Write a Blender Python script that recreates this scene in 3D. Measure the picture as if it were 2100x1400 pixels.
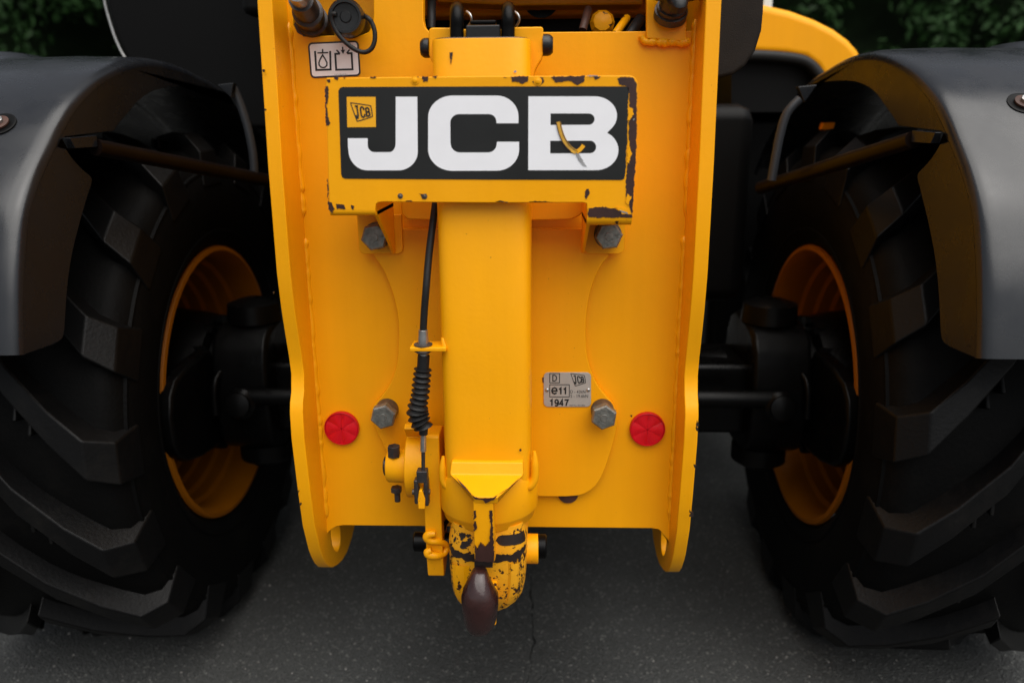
import bpy, bmesh, math, random
from mathutils import Vector, Matrix

random.seed(7)
R = math.radians
scene = bpy.context.scene
for o in list(bpy.data.objects):
    bpy.data.objects.remove(o)
COL = scene.collection

# ------------------------------------------------------------------ camera
CAM = Vector((0.0699, -1.1635, 1.1688))
PITCH, ROLL, YAW, FPX = 0.2669, -0.0067, 0.0367, 1608.3       # FPX: focal length for a 2100 px wide frame
FW = Vector((-math.sin(YAW) * math.cos(PITCH), math.cos(YAW) * math.cos(PITCH), -math.sin(PITCH)))
_r = Vector((math.cos(YAW), math.sin(YAW), 0)); _u = _r.cross(FW)
RT = _r * math.cos(ROLL) + _u * math.sin(ROLL)
UP = -_r * math.sin(ROLL) + _u * math.cos(ROLL)
cd = bpy.data.cameras.new('camera'); cam = bpy.data.objects.new('camera', cd); COL.objects.link(cam)
cd.sensor_width = 36.0; cd.lens = FPX / 2100 * 36.0; cd.clip_start = 0.05; cd.clip_end = 300
cam.matrix_world = Matrix(((RT.x, UP.x, -FW.x, CAM.x), (RT.y, UP.y, -FW.y, CAM.y), (RT.z, UP.z, -FW.z, CAM.z), (0, 0, 0, 1)))
cd.dof.use_dof = True; cd.dof.focus_distance = 1.16; cd.dof.aperture_fstop = 2.8
scene.camera = cam

# ------------------------------------------------------------------ sky, sun, exposure (bright overcast)
SUN_EL, SUN_AZ = 64, 150          # azimuth: degrees clockwise from +Y, the light comes from behind the camera and to its right
w = bpy.data.worlds.new('World'); scene.world = w; w.use_nodes = True
nt = w.node_tree; nt.nodes.clear()
out = nt.nodes.new('ShaderNodeOutputWorld'); bg = nt.nodes.new('ShaderNodeBackground')
sky = nt.nodes.new('ShaderNodeTexSky'); sky.sky_type = 'NISHITA'; sky.sun_disc = False
sky.sun_elevation = R(SUN_EL); sky.sun_rotation = R(SUN_AZ); sky.dust_density = 3.0; sky.ozone_density = 1.0
hs = nt.nodes.new('ShaderNodeHueSaturation'); hs.inputs['Saturation'].default_value = 0.30
nt.links.new(sky.outputs[0], hs.inputs['Color']); nt.links.new(hs.outputs[0], bg.inputs['Color'])
bg.inputs['Strength'].default_value = 0.05
nt.links.new(bg.outputs[0], out.inputs[0])
sl = bpy.data.lights.new('sun', 'SUN'); sl.energy = 1.5; sl.angle = R(80); sl.color = (1.0, 0.96, 0.9)
so = bpy.data.objects.new('sun', sl); COL.objects.link(so)
sd = Vector((math.sin(R(SUN_AZ)) * math.cos(R(SUN_EL)), math.cos(R(SUN_AZ)) * math.cos(R(SUN_EL)), math.sin(R(SUN_EL))))
so.rotation_euler = sd.to_track_quat('Z', 'Y').to_euler(); so.location = sd * 20
vs = scene.view_settings; vs.view_transform = 'Standard'; vs.look = 'None'; vs.gamma = 1.0
vs.exposure = 1.26; vs.use_curve_mapping = False

# ------------------------------------------------------------------ measuring: a sight line through photo pixel (2100 px frame) cut by a real plane
def ray(px, py):
    return FW + RT * ((px - 1050) / FPX) + UP * ((700 - py) / FPX)
def PY(px, py, Y):
    d = ray(px, py); return CAM + d * ((Y - CAM.y) / d.y)
def PXp(px, py, X):
    d = ray(px, py); return CAM + d * ((X - CAM.x) / d.x)
def PZ(px, py, Z):
    d = ray(px, py); return CAM + d * ((Z - CAM.z) / d.z)
def xz(pts, Y):
    return [(p.x, p.z) for p in (PY(a, b, Y) for a, b in pts)]

# ------------------------------------------------------------------ materials
MATS = {}
def mat(name, col, rough=0.5, metal=0.0, coat=0.0, spec=0.5, var=0.0, vscale=6.0, bump=0.0, bscale=300.0, rvar=0.0, col2=None, thr=None, cscale=20.0, dust=0.0, streak=0.0):
    m = bpy.data.materials.new(name); m.use_nodes = True; t = m.node_tree; b = t.nodes['Principled BSDF']
    b.inputs['Base Color'].default_value = (*col, 1); b.inputs['Roughness'].default_value = rough
    b.inputs['Metallic'].default_value = metal; b.inputs['Coat Weight'].default_value = coat; b.inputs['Coat Roughness'].default_value = 0.15
    b.inputs['Specular IOR Level'].default_value = spec
    N = t.nodes.new; L = t.links.new
    tc = N('ShaderNodeTexCoord'); base = None
    def noise(scale, det=4, rgh=0.55):
        n = N('ShaderNodeTexNoise'); n.inputs['Scale'].default_value = scale; n.inputs['Detail'].default_value = det
        n.inputs['Roughness'].default_value = rgh; L(tc.outputs['Object'], n.inputs['Vector']); return n
    def ramp(src, p0, p1, c0, c1):
        r = N('ShaderNodeValToRGB'); r.color_ramp.elements[0].position = p0; r.color_ramp.elements[1].position = p1
        r.color_ramp.elements[0].color = (*c0, 1); r.color_ramp.elements[1].color = (*c1, 1); L(src, r.inputs[0]); return r
    if var > 0:
        n = noise(vscale, 5); lo = tuple(c * (1 - var) for c in col); hi = tuple(min(1, c * (1 + var)) for c in col)
        base = ramp(n.outputs['Fac'], 0.3, 0.7, lo, hi).outputs[0]
    if streak > 0:
        mp = N('ShaderNodeMapping'); mp.inputs['Scale'].default_value = (38, 38, 2.2); L(tc.outputs['Object'], mp.inputs['Vector'])
        n = N('ShaderNodeTexNoise'); n.inputs['Scale'].default_value = 1.0; n.inputs['Detail'].default_value = 7; n.inputs['Roughness'].default_value = 0.6; L(mp.outputs[0], n.inputs['Vector'])
        f = ramp(n.outputs['Fac'], 0.35, 0.72, (1, 1, 1), (1 - streak, 1 - streak * 1.25, 1 - streak))
        mx = N('ShaderNodeMix'); mx.data_type = 'RGBA'; mx.blend_type = 'MULTIPLY'; mx.inputs[0].default_value = 1.0
        L(base, mx.inputs[6]); L(f.outputs[0], mx.inputs[7]); base = mx.outputs[2]
        n = noise(260, 2, 0.5); f = ramp(n.outputs['Fac'], 0.765, 0.785, (0, 0, 0), (0.7, 0.7, 0.7))
        mx = N('ShaderNodeMix'); mx.data_type = 'RGBA'; L(f.outputs[0], mx.inputs[0]); L(base, mx.inputs[6]); mx.inputs[7].default_value = (0.16, 0.07, 0.02, 1); base = mx.outputs[2]
    if col2 is not None:
        n = noise(cscale, 8, 0.65); f = ramp(n.outputs['Fac'], thr, thr + 0.015, (0, 0, 0), (1, 1, 1))
        mx = N('ShaderNodeMix'); mx.data_type = 'RGBA'; L(f.outputs[0], mx.inputs[0])
        if base: L(base, mx.inputs[6])
        else: mx.inputs[6].default_value = (*col, 1)
        mx.inputs[7].default_value = (*col2, 1); base = mx.outputs[2]
    if dust > 0:
        n = noise(9, 9, 0.7); f = ramp(n.outputs['Fac'], 0.5, 0.75, (0, 0, 0), (dust, dust, dust))
        mx = N('ShaderNodeMix'); mx.data_type = 'RGBA'; L(f.outputs[0], mx.inputs[0])
        if base: L(base, mx.inputs[6])
        else: mx.inputs[6].default_value = (*col, 1)
        mx.inputs[7].default_value = (0.16, 0.14, 0.115, 1); base = mx.outputs[2]
    if base: L(base, b.inputs['Base Color'])
    if rvar > 0:
        n = noise(14, 6, 0.6); r = ramp(n.outputs['Fac'], 0.3, 0.75, (max(0.03, rough - rvar),) * 3, (min(1, rough + rvar),) * 3)
        L(r.outputs[0], b.inputs['Roughness'])
    if bump > 0:
        n = noise(bscale, 3); bp = N('ShaderNodeBump'); bp.inputs['Strength'].default_value = bump; bp.inputs['Distance'].default_value = 0.002
        L(n.outputs['Fac'], bp.inputs['Height']); L(bp.outputs[0], b.inputs['Normal'])
    MATS[name] = m; return m

YEL = (0.885, 0.375, 0.002)
PRIMER = (0.035, 0.012, 0.009)
mat('yellow_paint', YEL, 0.40, coat=0.0, spec=0.22, streak=0.035, var=0.05, vscale=5, bump=0.10, bscale=160, rvar=0.10)
mat('worn_yellow_paint', YEL, 0.42, spec=0.22, var=0.06, vscale=12, bump=0.15, bscale=120, col2=PRIMER, thr=0.595, cscale=55)
mat('very_worn_yellow_paint', (0.80, 0.36, 0.012), 0.45, spec=0.25, var=0.08, vscale=16, bump=0.2, bscale=120, col2=PRIMER, thr=0.572, cscale=110)
mat('brown_primer', PRIMER, 0.42, var=0.25, vscale=40, bump=0.1, bscale=200)
mat('bare_steel_fleck', (0.42, 0.43, 0.44), 0.4, metal=0.8)
mat('dark_primer_edge', (0.02, 0.012, 0.010), 0.4, var=0.3, vscale=60)
mat('black_paint', (0.002, 0.002, 0.002), 0.32, spec=0.12, var=0.2, vscale=20, rvar=0.1, bump=0.15, bscale=60)
mat('black_plastic', (0.010, 0.0105, 0.011), 0.34, spec=0.35, bump=0.1, bscale=250, rvar=0.08)
mat('black_rubber', (0.010, 0.010, 0.010), 0.5, spec=0.3, bump=0.2, bscale=300)
mat('lug_rubber', (0.0032, 0.0032, 0.0034), 0.44, spec=0.2, bump=0.25, bscale=140, dust=0.045)
mat('tyre_rubber', (0.0022, 0.0022, 0.0022), 0.6, spec=0.09, bump=0.35, bscale=140, dust=0.02)
mat('mudguard_plastic', (0.0075, 0.0088, 0.0115), 0.29, spec=0.6, var=0.15, vscale=4, bump=0.03, bscale=420, rvar=0.09)
mat('bolt_steel', (0.20, 0.20, 0.18), 0.42, metal=0.6, var=0.35, vscale=120, bump=0.4, bscale=260)
mat('washer_steel', (0.10, 0.085, 0.075), 0.5, metal=0.6, var=0.35, vscale=90, bump=0.3, bscale=260)
mat('zinc_steel', (0.42, 0.42, 0.41), 0.36, metal=0.9, var=0.2, vscale=80)
mat('dark_steel', (0.055, 0.05, 0.05), 0.42, metal=0.6, var=0.3, vscale=90, bump=0.2)
mat('decal_black', (0.0085, 0.009, 0.009), 0.36, var=0.15, vscale=30, rvar=0.06)
mat('decal_white', (0.84, 0.84, 0.87), 0.38, var=0.02, vscale=30)
mat('decal_yellow', (0.86, 0.40, 0.006), 0.4)
mat('sticker_white', (0.80, 0.78, 0.77), 0.45, var=0.03, vscale=60)
mat('print_black', (0.012, 0.012, 0.012), 0.5)
mat('print_grey', (0.30, 0.30, 0.30), 0.5)
mat('peel_yellow', (0.62, 0.33, 0.03), 0.5, var=0.35, vscale=90, bump=0.4, bscale=200)
mat('scuff_grey', (0.33, 0.33, 0.34), 0.5, var=0.4, vscale=300)
mat('plate_alloy', (0.47, 0.44, 0.40), 0.42, metal=0.35, var=0.06, vscale=50)
mat('reflector_red', (0.62, 0.004, 0.012), 0.16, coat=0.2, spec=0.3, bump=0.35, bscale=700)
mat('reflector_rim', (0.55, 0.004, 0.012), 0.3, spec=0.3)
mat('red_brown_hook', (0.028, 0.0095, 0.0085), 0.27, coat=0.15, var=0.3, vscale=45, rvar=0.10, bump=0.22, bscale=110)
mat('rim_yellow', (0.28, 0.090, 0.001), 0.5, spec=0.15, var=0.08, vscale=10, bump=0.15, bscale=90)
mat('rust_brown', (0.05, 0.018, 0.01), 0.6, var=0.4, vscale=50)
mat('grey_hose', (0.03, 0.033, 0.038), 0.35, spec=0.4)
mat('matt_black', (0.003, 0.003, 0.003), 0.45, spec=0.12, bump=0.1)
mat('stay_brown', (0.006, 0.003, 0.002), 0.35, spec=0.2, var=0.3, vscale=30)
mat('matt_brown_black', (0.012, 0.009, 0.007), 0.65, spec=0.2, var=0.2, vscale=30, bump=0.3, bscale=500)
mat('pale_glass', (0.62, 0.72, 0.74), 0.2)
mat('stone_chip', (0.24, 0.23, 0.215), 0.8, var=0.5, vscale=3)
mat('crack_bed', (0.008, 0.008, 0.008), 0.9)
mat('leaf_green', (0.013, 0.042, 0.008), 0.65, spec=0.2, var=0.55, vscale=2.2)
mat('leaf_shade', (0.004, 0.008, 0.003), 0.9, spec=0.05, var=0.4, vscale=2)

def asphalt():
    m = bpy.data.materials.new('asphalt'); m.use_nodes = True; t = m.node_tree; b = t.nodes['Principled BSDF']; N = t.nodes.new; L = t.links.new
    tc = N('ShaderNodeTexCoord')
    big = N('ShaderNodeTexNoise'); big.inputs['Scale'].default_value = 2.3; big.inputs['Detail'].default_value = 6; L(tc.outputs['Object'], big.inputs['Vector'])
    r1 = N('ShaderNodeValToRGB'); r1.color_ramp.elements[0].position = 0.3; r1.color_ramp.elements[1].position = 0.75
    r1.color_ramp.elements[0].color = (0.040, 0.0415, 0.0405, 1); r1.color_ramp.elements[1].color = (0.064, 0.0665, 0.0645, 1); L(big.outputs['Fac'], r1.inputs[0])
    vor = N('ShaderNodeTexVoronoi'); vor.inputs['Scale'].default_value = 210; L(tc.outputs['Object'], vor.inputs['Vector'])
    wn = N('ShaderNodeTexWhiteNoise'); L(vor.outputs['Color'], wn.inputs['Vector'])
    r2 = N('ShaderNodeValToRGB'); r2.color_ramp.elements[0].position = 0.0; r2.color_ramp.elements[0].color = (0.72, 0.72, 0.72, 1)
    r2.color_ramp.elements[1].position = 0.93; r2.color_ramp.elements[1].color = (1.15, 1.15, 1.15, 1)
    e = r2.color_ramp.elements.new(0.985); e.color = (2.6, 2.55, 2.45, 1); L(wn.outputs['Value'], r2.inputs[0])
    mx = N('ShaderNodeMix'); mx.data_type = 'RGBA'; mx.blend_type = 'MULTIPLY'; mx.inputs[0].default_value = 1
    L(r1.outputs[0], mx.inputs[6]); L(r2.outputs[0], mx.inputs[7]); L(mx.outputs[2], b.inputs['Base Color'])
    b.inputs['Roughness'].default_value = 0.78
    fine = N('ShaderNodeTexNoise'); fine.inputs['Scale'].default_value = 190; fine.inputs['Detail'].default_value = 4; L(tc.outputs['Object'], fine.inputs['Vector'])
    b1 = N('ShaderNodeBump'); b1.inputs['Strength'].default_value = 0.6; b1.inputs['Distance'].default_value = 0.004; L(vor.outputs['Distance'], b1.inputs['Height'])
    b2 = N('ShaderNodeBump'); b2.inputs['Strength'].default_value = 0.4; b2.inputs['Distance'].default_value = 0.003; L(fine.outputs['Fac'], b2.inputs['Height'])
    L(b1.outputs[0], b2.inputs['Normal']); L(b2.outputs[0], b.inputs['Normal'])
    MATS['asphalt'] = m
asphalt()

# ------------------------------------------------------------------ mesh building
class MB:
    def __init__(s): s.v = []; s.f = []
    def add(s, vs, fs):
        o = len(s.v); s.v += [tuple(p) for p in vs]; s.f += [tuple(i + o for i in f) for f in fs]; return s
    def box(s, x0, x1, y0, y1, z0, z1):
        vs = [(x, y, z) for x in (x0, x1) for y in (y0, y1) for z in (z0, z1)]
        return s.add(vs, [(0, 1, 3, 2), (4, 6, 7, 5), (0, 4, 5, 1), (2, 3, 7, 6), (0, 2, 6, 4), (1, 5, 7, 3)])
    def prism(s, poly, axis, a, b):
        n = len(poly)
        def pt(p, t): return {'y': (p[0], t, p[1]), 'x': (t, p[0], p[1]), 'z': (p[0], p[1], t)}[axis]
        vs = [pt(p, a) for p in poly] + [pt(p, b) for p in poly]
        fs = [tuple(range(n)), tuple(range(2 * n - 1, n - 1, -1))] + [(i, (i + 1) % n, n + (i + 1) % n, n + i) for i in range(n)]
        return s.add(vs, fs)
    def loft(s, rings, cap=True, closed=True):
        n = len(rings[0]); vs = [p for r in rings for p in r]; fs = []
        for k in range(len(rings) - 1):
            for i in range(n if closed else n - 1):
                j = (i + 1) % n; fs.append((k * n + i, k * n + j, (k + 1) * n + j, (k + 1) * n + i))
        if cap: fs += [tuple(range(n)), tuple(range((len(rings) - 1) * n, len(rings) * n))]
        return s.add(vs, fs)
    def frame(s, d):
        d = Vector(d).normalized(); a = Vector((0, 0, 1)) if abs(d.z) < 0.9 else Vector((1, 0, 0)); u = d.cross(a).normalized(); return u, d.cross(u).normalized()
    def cyl(s, p0, p1, r0, r1=None, n=32, rot=0.0):
        p0, p1 = Vector(p0), Vector(p1); r1 = r0 if r1 is None else r1; u, v = s.frame(p1 - p0)
        return s.loft([[p + u * (r * math.cos(rot + 2 * math.pi * i / n)) + v * (r * math.sin(rot + 2 * math.pi * i / n)) for i in range(n)] for p, r in ((p0, r0), (p1, r1))])
    def lathe(s, p0, axis, prof, n=40, cap=True):
        p0 = Vector(p0); ax = Vector(axis).normalized(); u, v = s.frame(ax)
        return s.loft([[p0 + ax * h + u * (r * math.cos(2 * math.pi * i / n)) + v * (r * math.sin(2 * math.pi * i / n)) for i in range(n)] for h, r in prof], cap)
    def tube(s, path, rad, n=14, cap=True, sub=0):
        P = [Vector(p) for p in path]; rr = rad if isinstance(rad, (list, tuple)) else [rad] * len(P)
        if sub:
            Q = []; S = []
            for i in range(len(P) - 1):
                a = P[max(i - 1, 0)]; b = P[i]; c = P[i + 1]; d = P[min(i + 2, len(P) - 1)]
                for k in range(sub):
                    t = k / sub; Q.append(0.5 * ((2 * b) + (c - a) * t + (2 * a - 5 * b + 4 * c - d) * t * t + (3 * b - a - 3 * c + d) * t ** 3)); S.append(rr[i] * (1 - t) + rr[i + 1] * t)
            Q.append(P[-1]); S.append(rr[-1]); P, rr = Q, S
        rings = []; u = None
        for i, p in enumerate(P):
            d = (P[min(i + 1, len(P) - 1)] - P[max(i - 1, 0)]).normalized()
            if u is None: u, v = s.frame(d)
            else:
                u = (u - d * u.dot(d)).normalized(); v = d.cross(u)
            rings.append([p + u * (rr[i] * math.cos(2 * math.pi * k / n)) + v * (rr[i] * math.sin(2 * math.pi * k / n)) for k in range(n)])
        return s.loft(rings, cap)
    def mesh(s, name):
        me = bpy.data.meshes.new(name); me.from_pydata(s.v, [], s.f); bm = bmesh.new(); bm.from_mesh(me)
        bmesh.ops.recalc_face_normals(bm, faces=bm.faces); bm.to_mesh(me); bm.free(); return me
    def build(s, name, m, parent=None, bevel=0.0, seg=2, smooth=True, ang=40):
        return link(name, s.mesh(name), m, parent, bevel, seg, smooth, ang)

def link(name, me, m, parent=None, bevel=0.0, seg=2, smooth=True, ang=40):
    o = bpy.data.objects.new(name, me); COL.objects.link(o)
    if m: me.materials.clear(); me.materials.append(MATS[m])
    if smooth:
        for p in me.polygons: p.use_smooth = True
        if not bevel: me.set_sharp_from_angle(angle=R(ang))
    if bevel:
        b = o.modifiers.new('bevel', 'BEVEL'); b.width = bevel; b.segments = seg; b.limit_method = 'ANGLE'; b.angle_limit = R(35); b.harden_normals = True
    if parent: o.parent = parent
    return o

def from_curve(cu):
    o = bpy.data.objects.new('tmp', cu); COL.objects.link(o); bpy.context.view_layer.update()
    dg = bpy.context.evaluated_depsgraph_get(); me = bpy.data.meshes.new_from_object(o.evaluated_get(dg), depsgraph=dg)
    bpy.data.objects.remove(o); bpy.data.curves.remove(cu); return me
def plate(name, outer, holes, axis, a, b, m, parent=None, bevel=0.0):
    """flat plate with holes; outer/holes in (x,z) for axis y, (y,z) for axis x, (x,y) for axis z, from a to b along the axis"""
    cu = bpy.data.curves.new('t', 'CURVE'); cu.dimensions = '2D'; cu.fill_mode = 'BOTH'; cu.extrude = abs(b - a) / 2
    for loop in [outer] + list(holes):
        sp = cu.splines.new('POLY'); sp.points.add(len(loop) - 1); sp.use_cyclic_u = True
        for p, q in zip(sp.points, loop): p.co = (q[0], q[1], 0, 1)
    me = from_curve(cu); mid = (a + b) / 2
    M = {'y': Matrix(((1, 0, 0, 0), (0, 0, 1, mid), (0, 1, 0, 0), (0, 0, 0, 1))), 'x': Matrix(((0, 0, 1, mid), (1, 0, 0, 0), (0, 1, 0, 0), (0, 0, 0, 1))),
         'z': Matrix(((1, 0, 0, 0), (0, 1, 0, 0), (0, 0, 1, mid), (0, 0, 0, 1)))}[axis]
    me.transform(M); bm = bmesh.new(); bm.from_mesh(me); bmesh.ops.remove_doubles(bm, verts=bm.verts, dist=1e-6)
    bmesh.ops.dissolve_limit(bm, angle_limit=R(1), verts=bm.verts, edges=bm.edges); bmesh.ops.recalc_face_normals(bm, faces=bm.faces); bm.to_mesh(me); bm.free()
    return link(name, me, m, parent, bevel)
def text(name, body, cx, cy, h, Y, m, parent, th=0.0004, width=None, bold=0.0, shear=0.0, slant=0.0):
    """lettering standing on the plane y = Y, centred on photo pixel cx, cy, cap height h px"""
    cu = bpy.data.curves.new('t', 'FONT'); cu.body = body; cu.size = 1.0; cu.extrude = 0.0; cu.offset = bold; cu.align_x = 'LEFT'; cu.shear = shear
    me = from_curve(cu); xs = [v.co.x for v in me.vertices]; ys = [v.co.y for v in me.vertices]
    x0, x1, y0, y1 = min(xs), max(xs), min(ys), max(ys)
    c = PY(cx, cy, Y); mm = (PY(cx, cy - h / 2, Y) - PY(cx, cy + h / 2, Y)).z; s = mm / (y1 - y0)
    sx = s if width is None else (PY(cx + width / 2, cy, Y) - PY(cx - width / 2, cy, Y)).x / (x1 - x0)
    for v in me.vertices:
        X = (v.co.x - (x0 + x1) / 2) * sx; Z = (v.co.y - (y0 + y1) / 2) * s
        v.co = (c.x + X, Y, c.z + Z + slant * X)
    return link(name, me, m, parent, smooth=False)

def rr(x0, y0, x1, y1, r, n=6):
    """rounded rectangle in px"""
    rs = r if isinstance(r, (list, tuple)) else [r] * 4; pts = []
    for (cx, cy, a0, q) in ((x1 - rs[1], y0 + rs[1], -90, rs[1]), (x1 - rs[2], y1 - rs[2], 0, rs[2]), (x0 + rs[3], y1 - rs[3], 90, rs[3]), (x0 + rs[0], y0 + rs[0], 180, rs[0])):
        for k in range(n + 1):
            a = R(a0 + 90 * k / n); pts.append((cx + q * math.cos(a), cy + q * math.sin(a)))
    return pts
def arc(cx, cy, rx, ry, a0, a1, n=10):
    return [(cx + rx * math.cos(R(a0 + (a1 - a0) * k / n)), cy + ry * math.sin(R(a0 + (a1 - a0) * k / n))) for k in range(n + 1)]
def smoothpoly(pts, it=2, closed=True):
    for _ in range(it):
        q = []; n = len(pts)
        for i in range(n if closed else n - 1):
            a, b = pts[i], pts[(i + 1) % n]
            q += [(a[0] * .75 + b[0] * .25, a[1] * .75 + b[1] * .25), (a[0] * .25 + b[0] * .75, a[1] * .25 + b[1] * .75)]
        pts = q if closed else [pts[0]] + q + [pts[-1]]
    return pts
def jag(pts, amp=2.0, step=4.0):
    """broken outline of a paint chip"""
    q = []; n = len(pts)
    for i in range(n):
        a, b = pts[i], pts[(i + 1) % n]; d = math.hypot(b[0] - a[0], b[1] - a[1]); k = max(1, int(d / step))
        for j in range(k):
            t = j / k; q.append((a[0] + (b[0] - a[0]) * t + random.uniform(-amp, amp), a[1] + (b[1] - a[1]) * t + random.uniform(-amp, amp)))
    return q
def chips(name, polys, Y, m, parent, th=0.0006, amp=1.8, step=4.0):
    for p in polys: MB().prism(xz(jag(p, amp, step) if amp else p, Y), 'y', Y, Y - th).build(name, m, parent, smooth=False)
def strokes(name, lines, wpx, Y, m, parent, th=0.0005):
    mb = MB()
    for ln in lines:
        closed = ln[0] == ln[-1]; P = [Vector((p[0], p[1])) for p in (ln[:-1] if closed else ln)]; n = len(P); L = []; Rr = []
        for i in range(n):
            a = P[i - 1] if (closed or i > 0) else P[i]; c = P[(i + 1) % n] if (closed or i < n - 1) else P[i]
            d1 = (P[i] - a); d2 = (c - P[i])
            d1 = d1.normalized() if d1.length > 1e-6 else d2.normalized(); d2 = d2.normalized() if d2.length > 1e-6 else d1
            nn = Vector((-(d1 + d2).y, (d1 + d2).x)).normalized(); k = (wpx / 2) / max(0.35, nn.dot(Vector((-d1.y, d1.x))))
            L.append(P[i] + nn * k); Rr.append(P[i] - nn * k)
        l3 = [PY(p.x, p.y, Y) for p in L]; r3 = [PY(p.x, p.y, Y) for p in Rr]
        for i in range(n if closed else n - 1):
            j = (i + 1) % n
            mb.add([l3[i], l3[j], r3[j], r3[i]], [(0, 1, 2, 3)])
    return mb.build(name, m, parent, smooth=False)
def tag(o, label=None, cat=None, group=None, kind=None):
    if label: o['label'] = label
    if cat: o['category'] = cat
    if group: o['group'] = group
    if kind: o['kind'] = kind
    return o
def empty(name, loc=(0, 0, 0), parent=None):
    o = bpy.data.objects.new(name, None); o.location = loc; o.empty_display_size = 0.1; COL.objects.link(o); o.parent = parent; return o

GL = {'1': [[(.12, .26), (.55, .04), (.55, 1)]], '9': [[(.12, .88), (.3, .97), (.55, .97), (.8, .82), (.9, .5), (.9, .32), (.76, .1), (.5, .03), (.24, .1), (.1, .32), (.24, .55), (.5, .62), (.76, .55), (.88, .38)]],
      '4': [[(.68, 1), (.68, .03), (.06, .7), (.96, .7)]], '7': [[(.06, .05), (.92, .05), (.62, .45), (.42, 1)]], 'D': [[(.1, 0), (.1, 1), (.5, 1), (.8, .85), (.95, .5), (.8, .15), (.5, 0), (.1, 0)]],
      'e': [[(.1, .52), (.92, .52), (.86, .2), (.52, .04), (.2, .17), (.06, .5), (.18, .83), (.52, .97), (.88, .82)]],
      'J': [[(.15, .0), (.9, .0)], [(.62, 0), (.62, .8), (.45, .98), (.22, .95), (.15, .72)]], 'C': [[(.9, .3), (.86, .1), (.6, .0), (.3, .02), (.15, .2), (.15, .8), (.3, .98), (.6, 1), (.86, .9), (.9, .7)]],
      'B': [[(.15, 0), (.15, 1), (.65, 1), (.88, .88), (.88, .62), (.65, .5), (.15, .5)], [(.15, 0), (.6, 0), (.82, .1), (.82, .4), (.62, .5)]]}
def glyphs(body, cx, cy, wd, h, sw, Y, m, parent, name='print_text', skew=0.0, drop=0.0, grow=0.0):
    n = len(body); cw = wd / n
    for i, ch in enumerate(body):
        hh = h * (1 + grow * (i / max(1, n - 1) - .5)); L_ = []
        for ln in GL[ch]: L_.append([(cx - wd / 2 + cw * (i + .08 + .84 * u_) + skew * (v_ - .5) * hh, cy + hh * (v_ - .5) + drop * (i + u_ - n / 2) * cw) for u_, v_ in ln])
        strokes(name, L_, sw, Y - .00005 * i, m, parent)

# ================================================================== ground
crack = [(1076, 1430), (1082, 1395), (1092, 1368), (1088, 1340), (1096, 1318), (1091, 1296), (1094, 1276), (1089, 1254), (1094, 1236), (1087, 1214), (1091, 1196), (1084, 1172), (1089, 1150), (1085, 1128), (1090, 1110)]
L1 = []; L2 = []
_c = []
for i in range(len(crack) - 1):
    for k in range(4):
        t = k / 4; _c.append((crack[i][0] * (1 - t) + crack[i + 1][0] * t + random.uniform(-2.2, 2.2), crack[i][1] * (1 - t) + crack[i + 1][1] * t))
crack = _c + [crack[-1]]
for i, c in enumerate(crack):
    g = PZ(c[0], c[1], 0); t = i / (len(crack) - 1); hw = (0.0016 if 0.2 < t < 0.7 else 0.0007) * random.uniform(0.3, 1.5) * (1.0 if i < len(crack) - 1 else 0.05)
    L1.append((g.x - hw, g.y)); L2.append((g.x + hw, g.y))
g0 = plate('ground', [(-40, -30), (40, -30), (40, 60), (-40, 60)], [L1 + L2[::-1]], 'z', -0.02, 0.0, 'asphalt')
tag(g0, kind='structure')
g1 = MB().box(-0.4, 0.5, -0.4, 1.6, -0.05, -0.0205).build('crack_bed', 'crack_bed', g0)
mb = MB()
for k in range(900):
    px, py = random.uniform(-100, 2200), random.uniform(880, 1440)
    g = PZ(px, py, 0)
    if g.y > 4: continue
    r = random.choice([0.0009, 0.0012, 0.0014, 0.0018, 0.0022, 0.003]) * random.uniform(0.8, 1.25); a0 = random.uniform(0, 6.28)
    top = [(g.x + r * .6 * math.cos(a0 + i * 1.2566) * random.uniform(.7, 1.2), g.y + r * .6 * math.sin(a0 + i * 1.2566), r * random.uniform(.3, .6)) for i in range(5)]
    bot = [(g.x + r * math.cos(a0 + i * 1.2566), g.y + r * math.sin(a0 + i * 1.2566), -0.001) for i in range(5)]
    mb.loft([bot, top])
tag(mb.build('stone_chips', 'stone_chip', g0, smooth=False), kind='stuff')

# ================================================================== hedge behind
hedge = empty('hedge', (0, 9.0, 0)); tag(hedge, 'dark green leafy hedge growing behind the machine', 'hedge')
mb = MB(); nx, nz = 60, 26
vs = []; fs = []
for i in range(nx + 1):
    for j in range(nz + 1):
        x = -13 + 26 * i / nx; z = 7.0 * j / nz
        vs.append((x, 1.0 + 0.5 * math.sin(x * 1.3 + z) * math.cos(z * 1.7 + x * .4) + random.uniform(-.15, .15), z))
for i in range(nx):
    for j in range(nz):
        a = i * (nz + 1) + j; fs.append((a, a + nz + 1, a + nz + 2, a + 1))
mb.add(vs, fs); mb.build('inner_shade_sheet', 'leaf_shade', hedge)  # dark backing sheet, the shade inside the hedge put into its colour
mb = MB()
clumps = []
while len(clumps) < 420:
    x = random.uniform(-12, 12); z = random.uniform(0.2, 6.8); clumps.append((x, random.uniform(-.7, .7) + 0.25 * math.sin(x * 2.1), z, random.uniform(.25, .6)))
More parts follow.
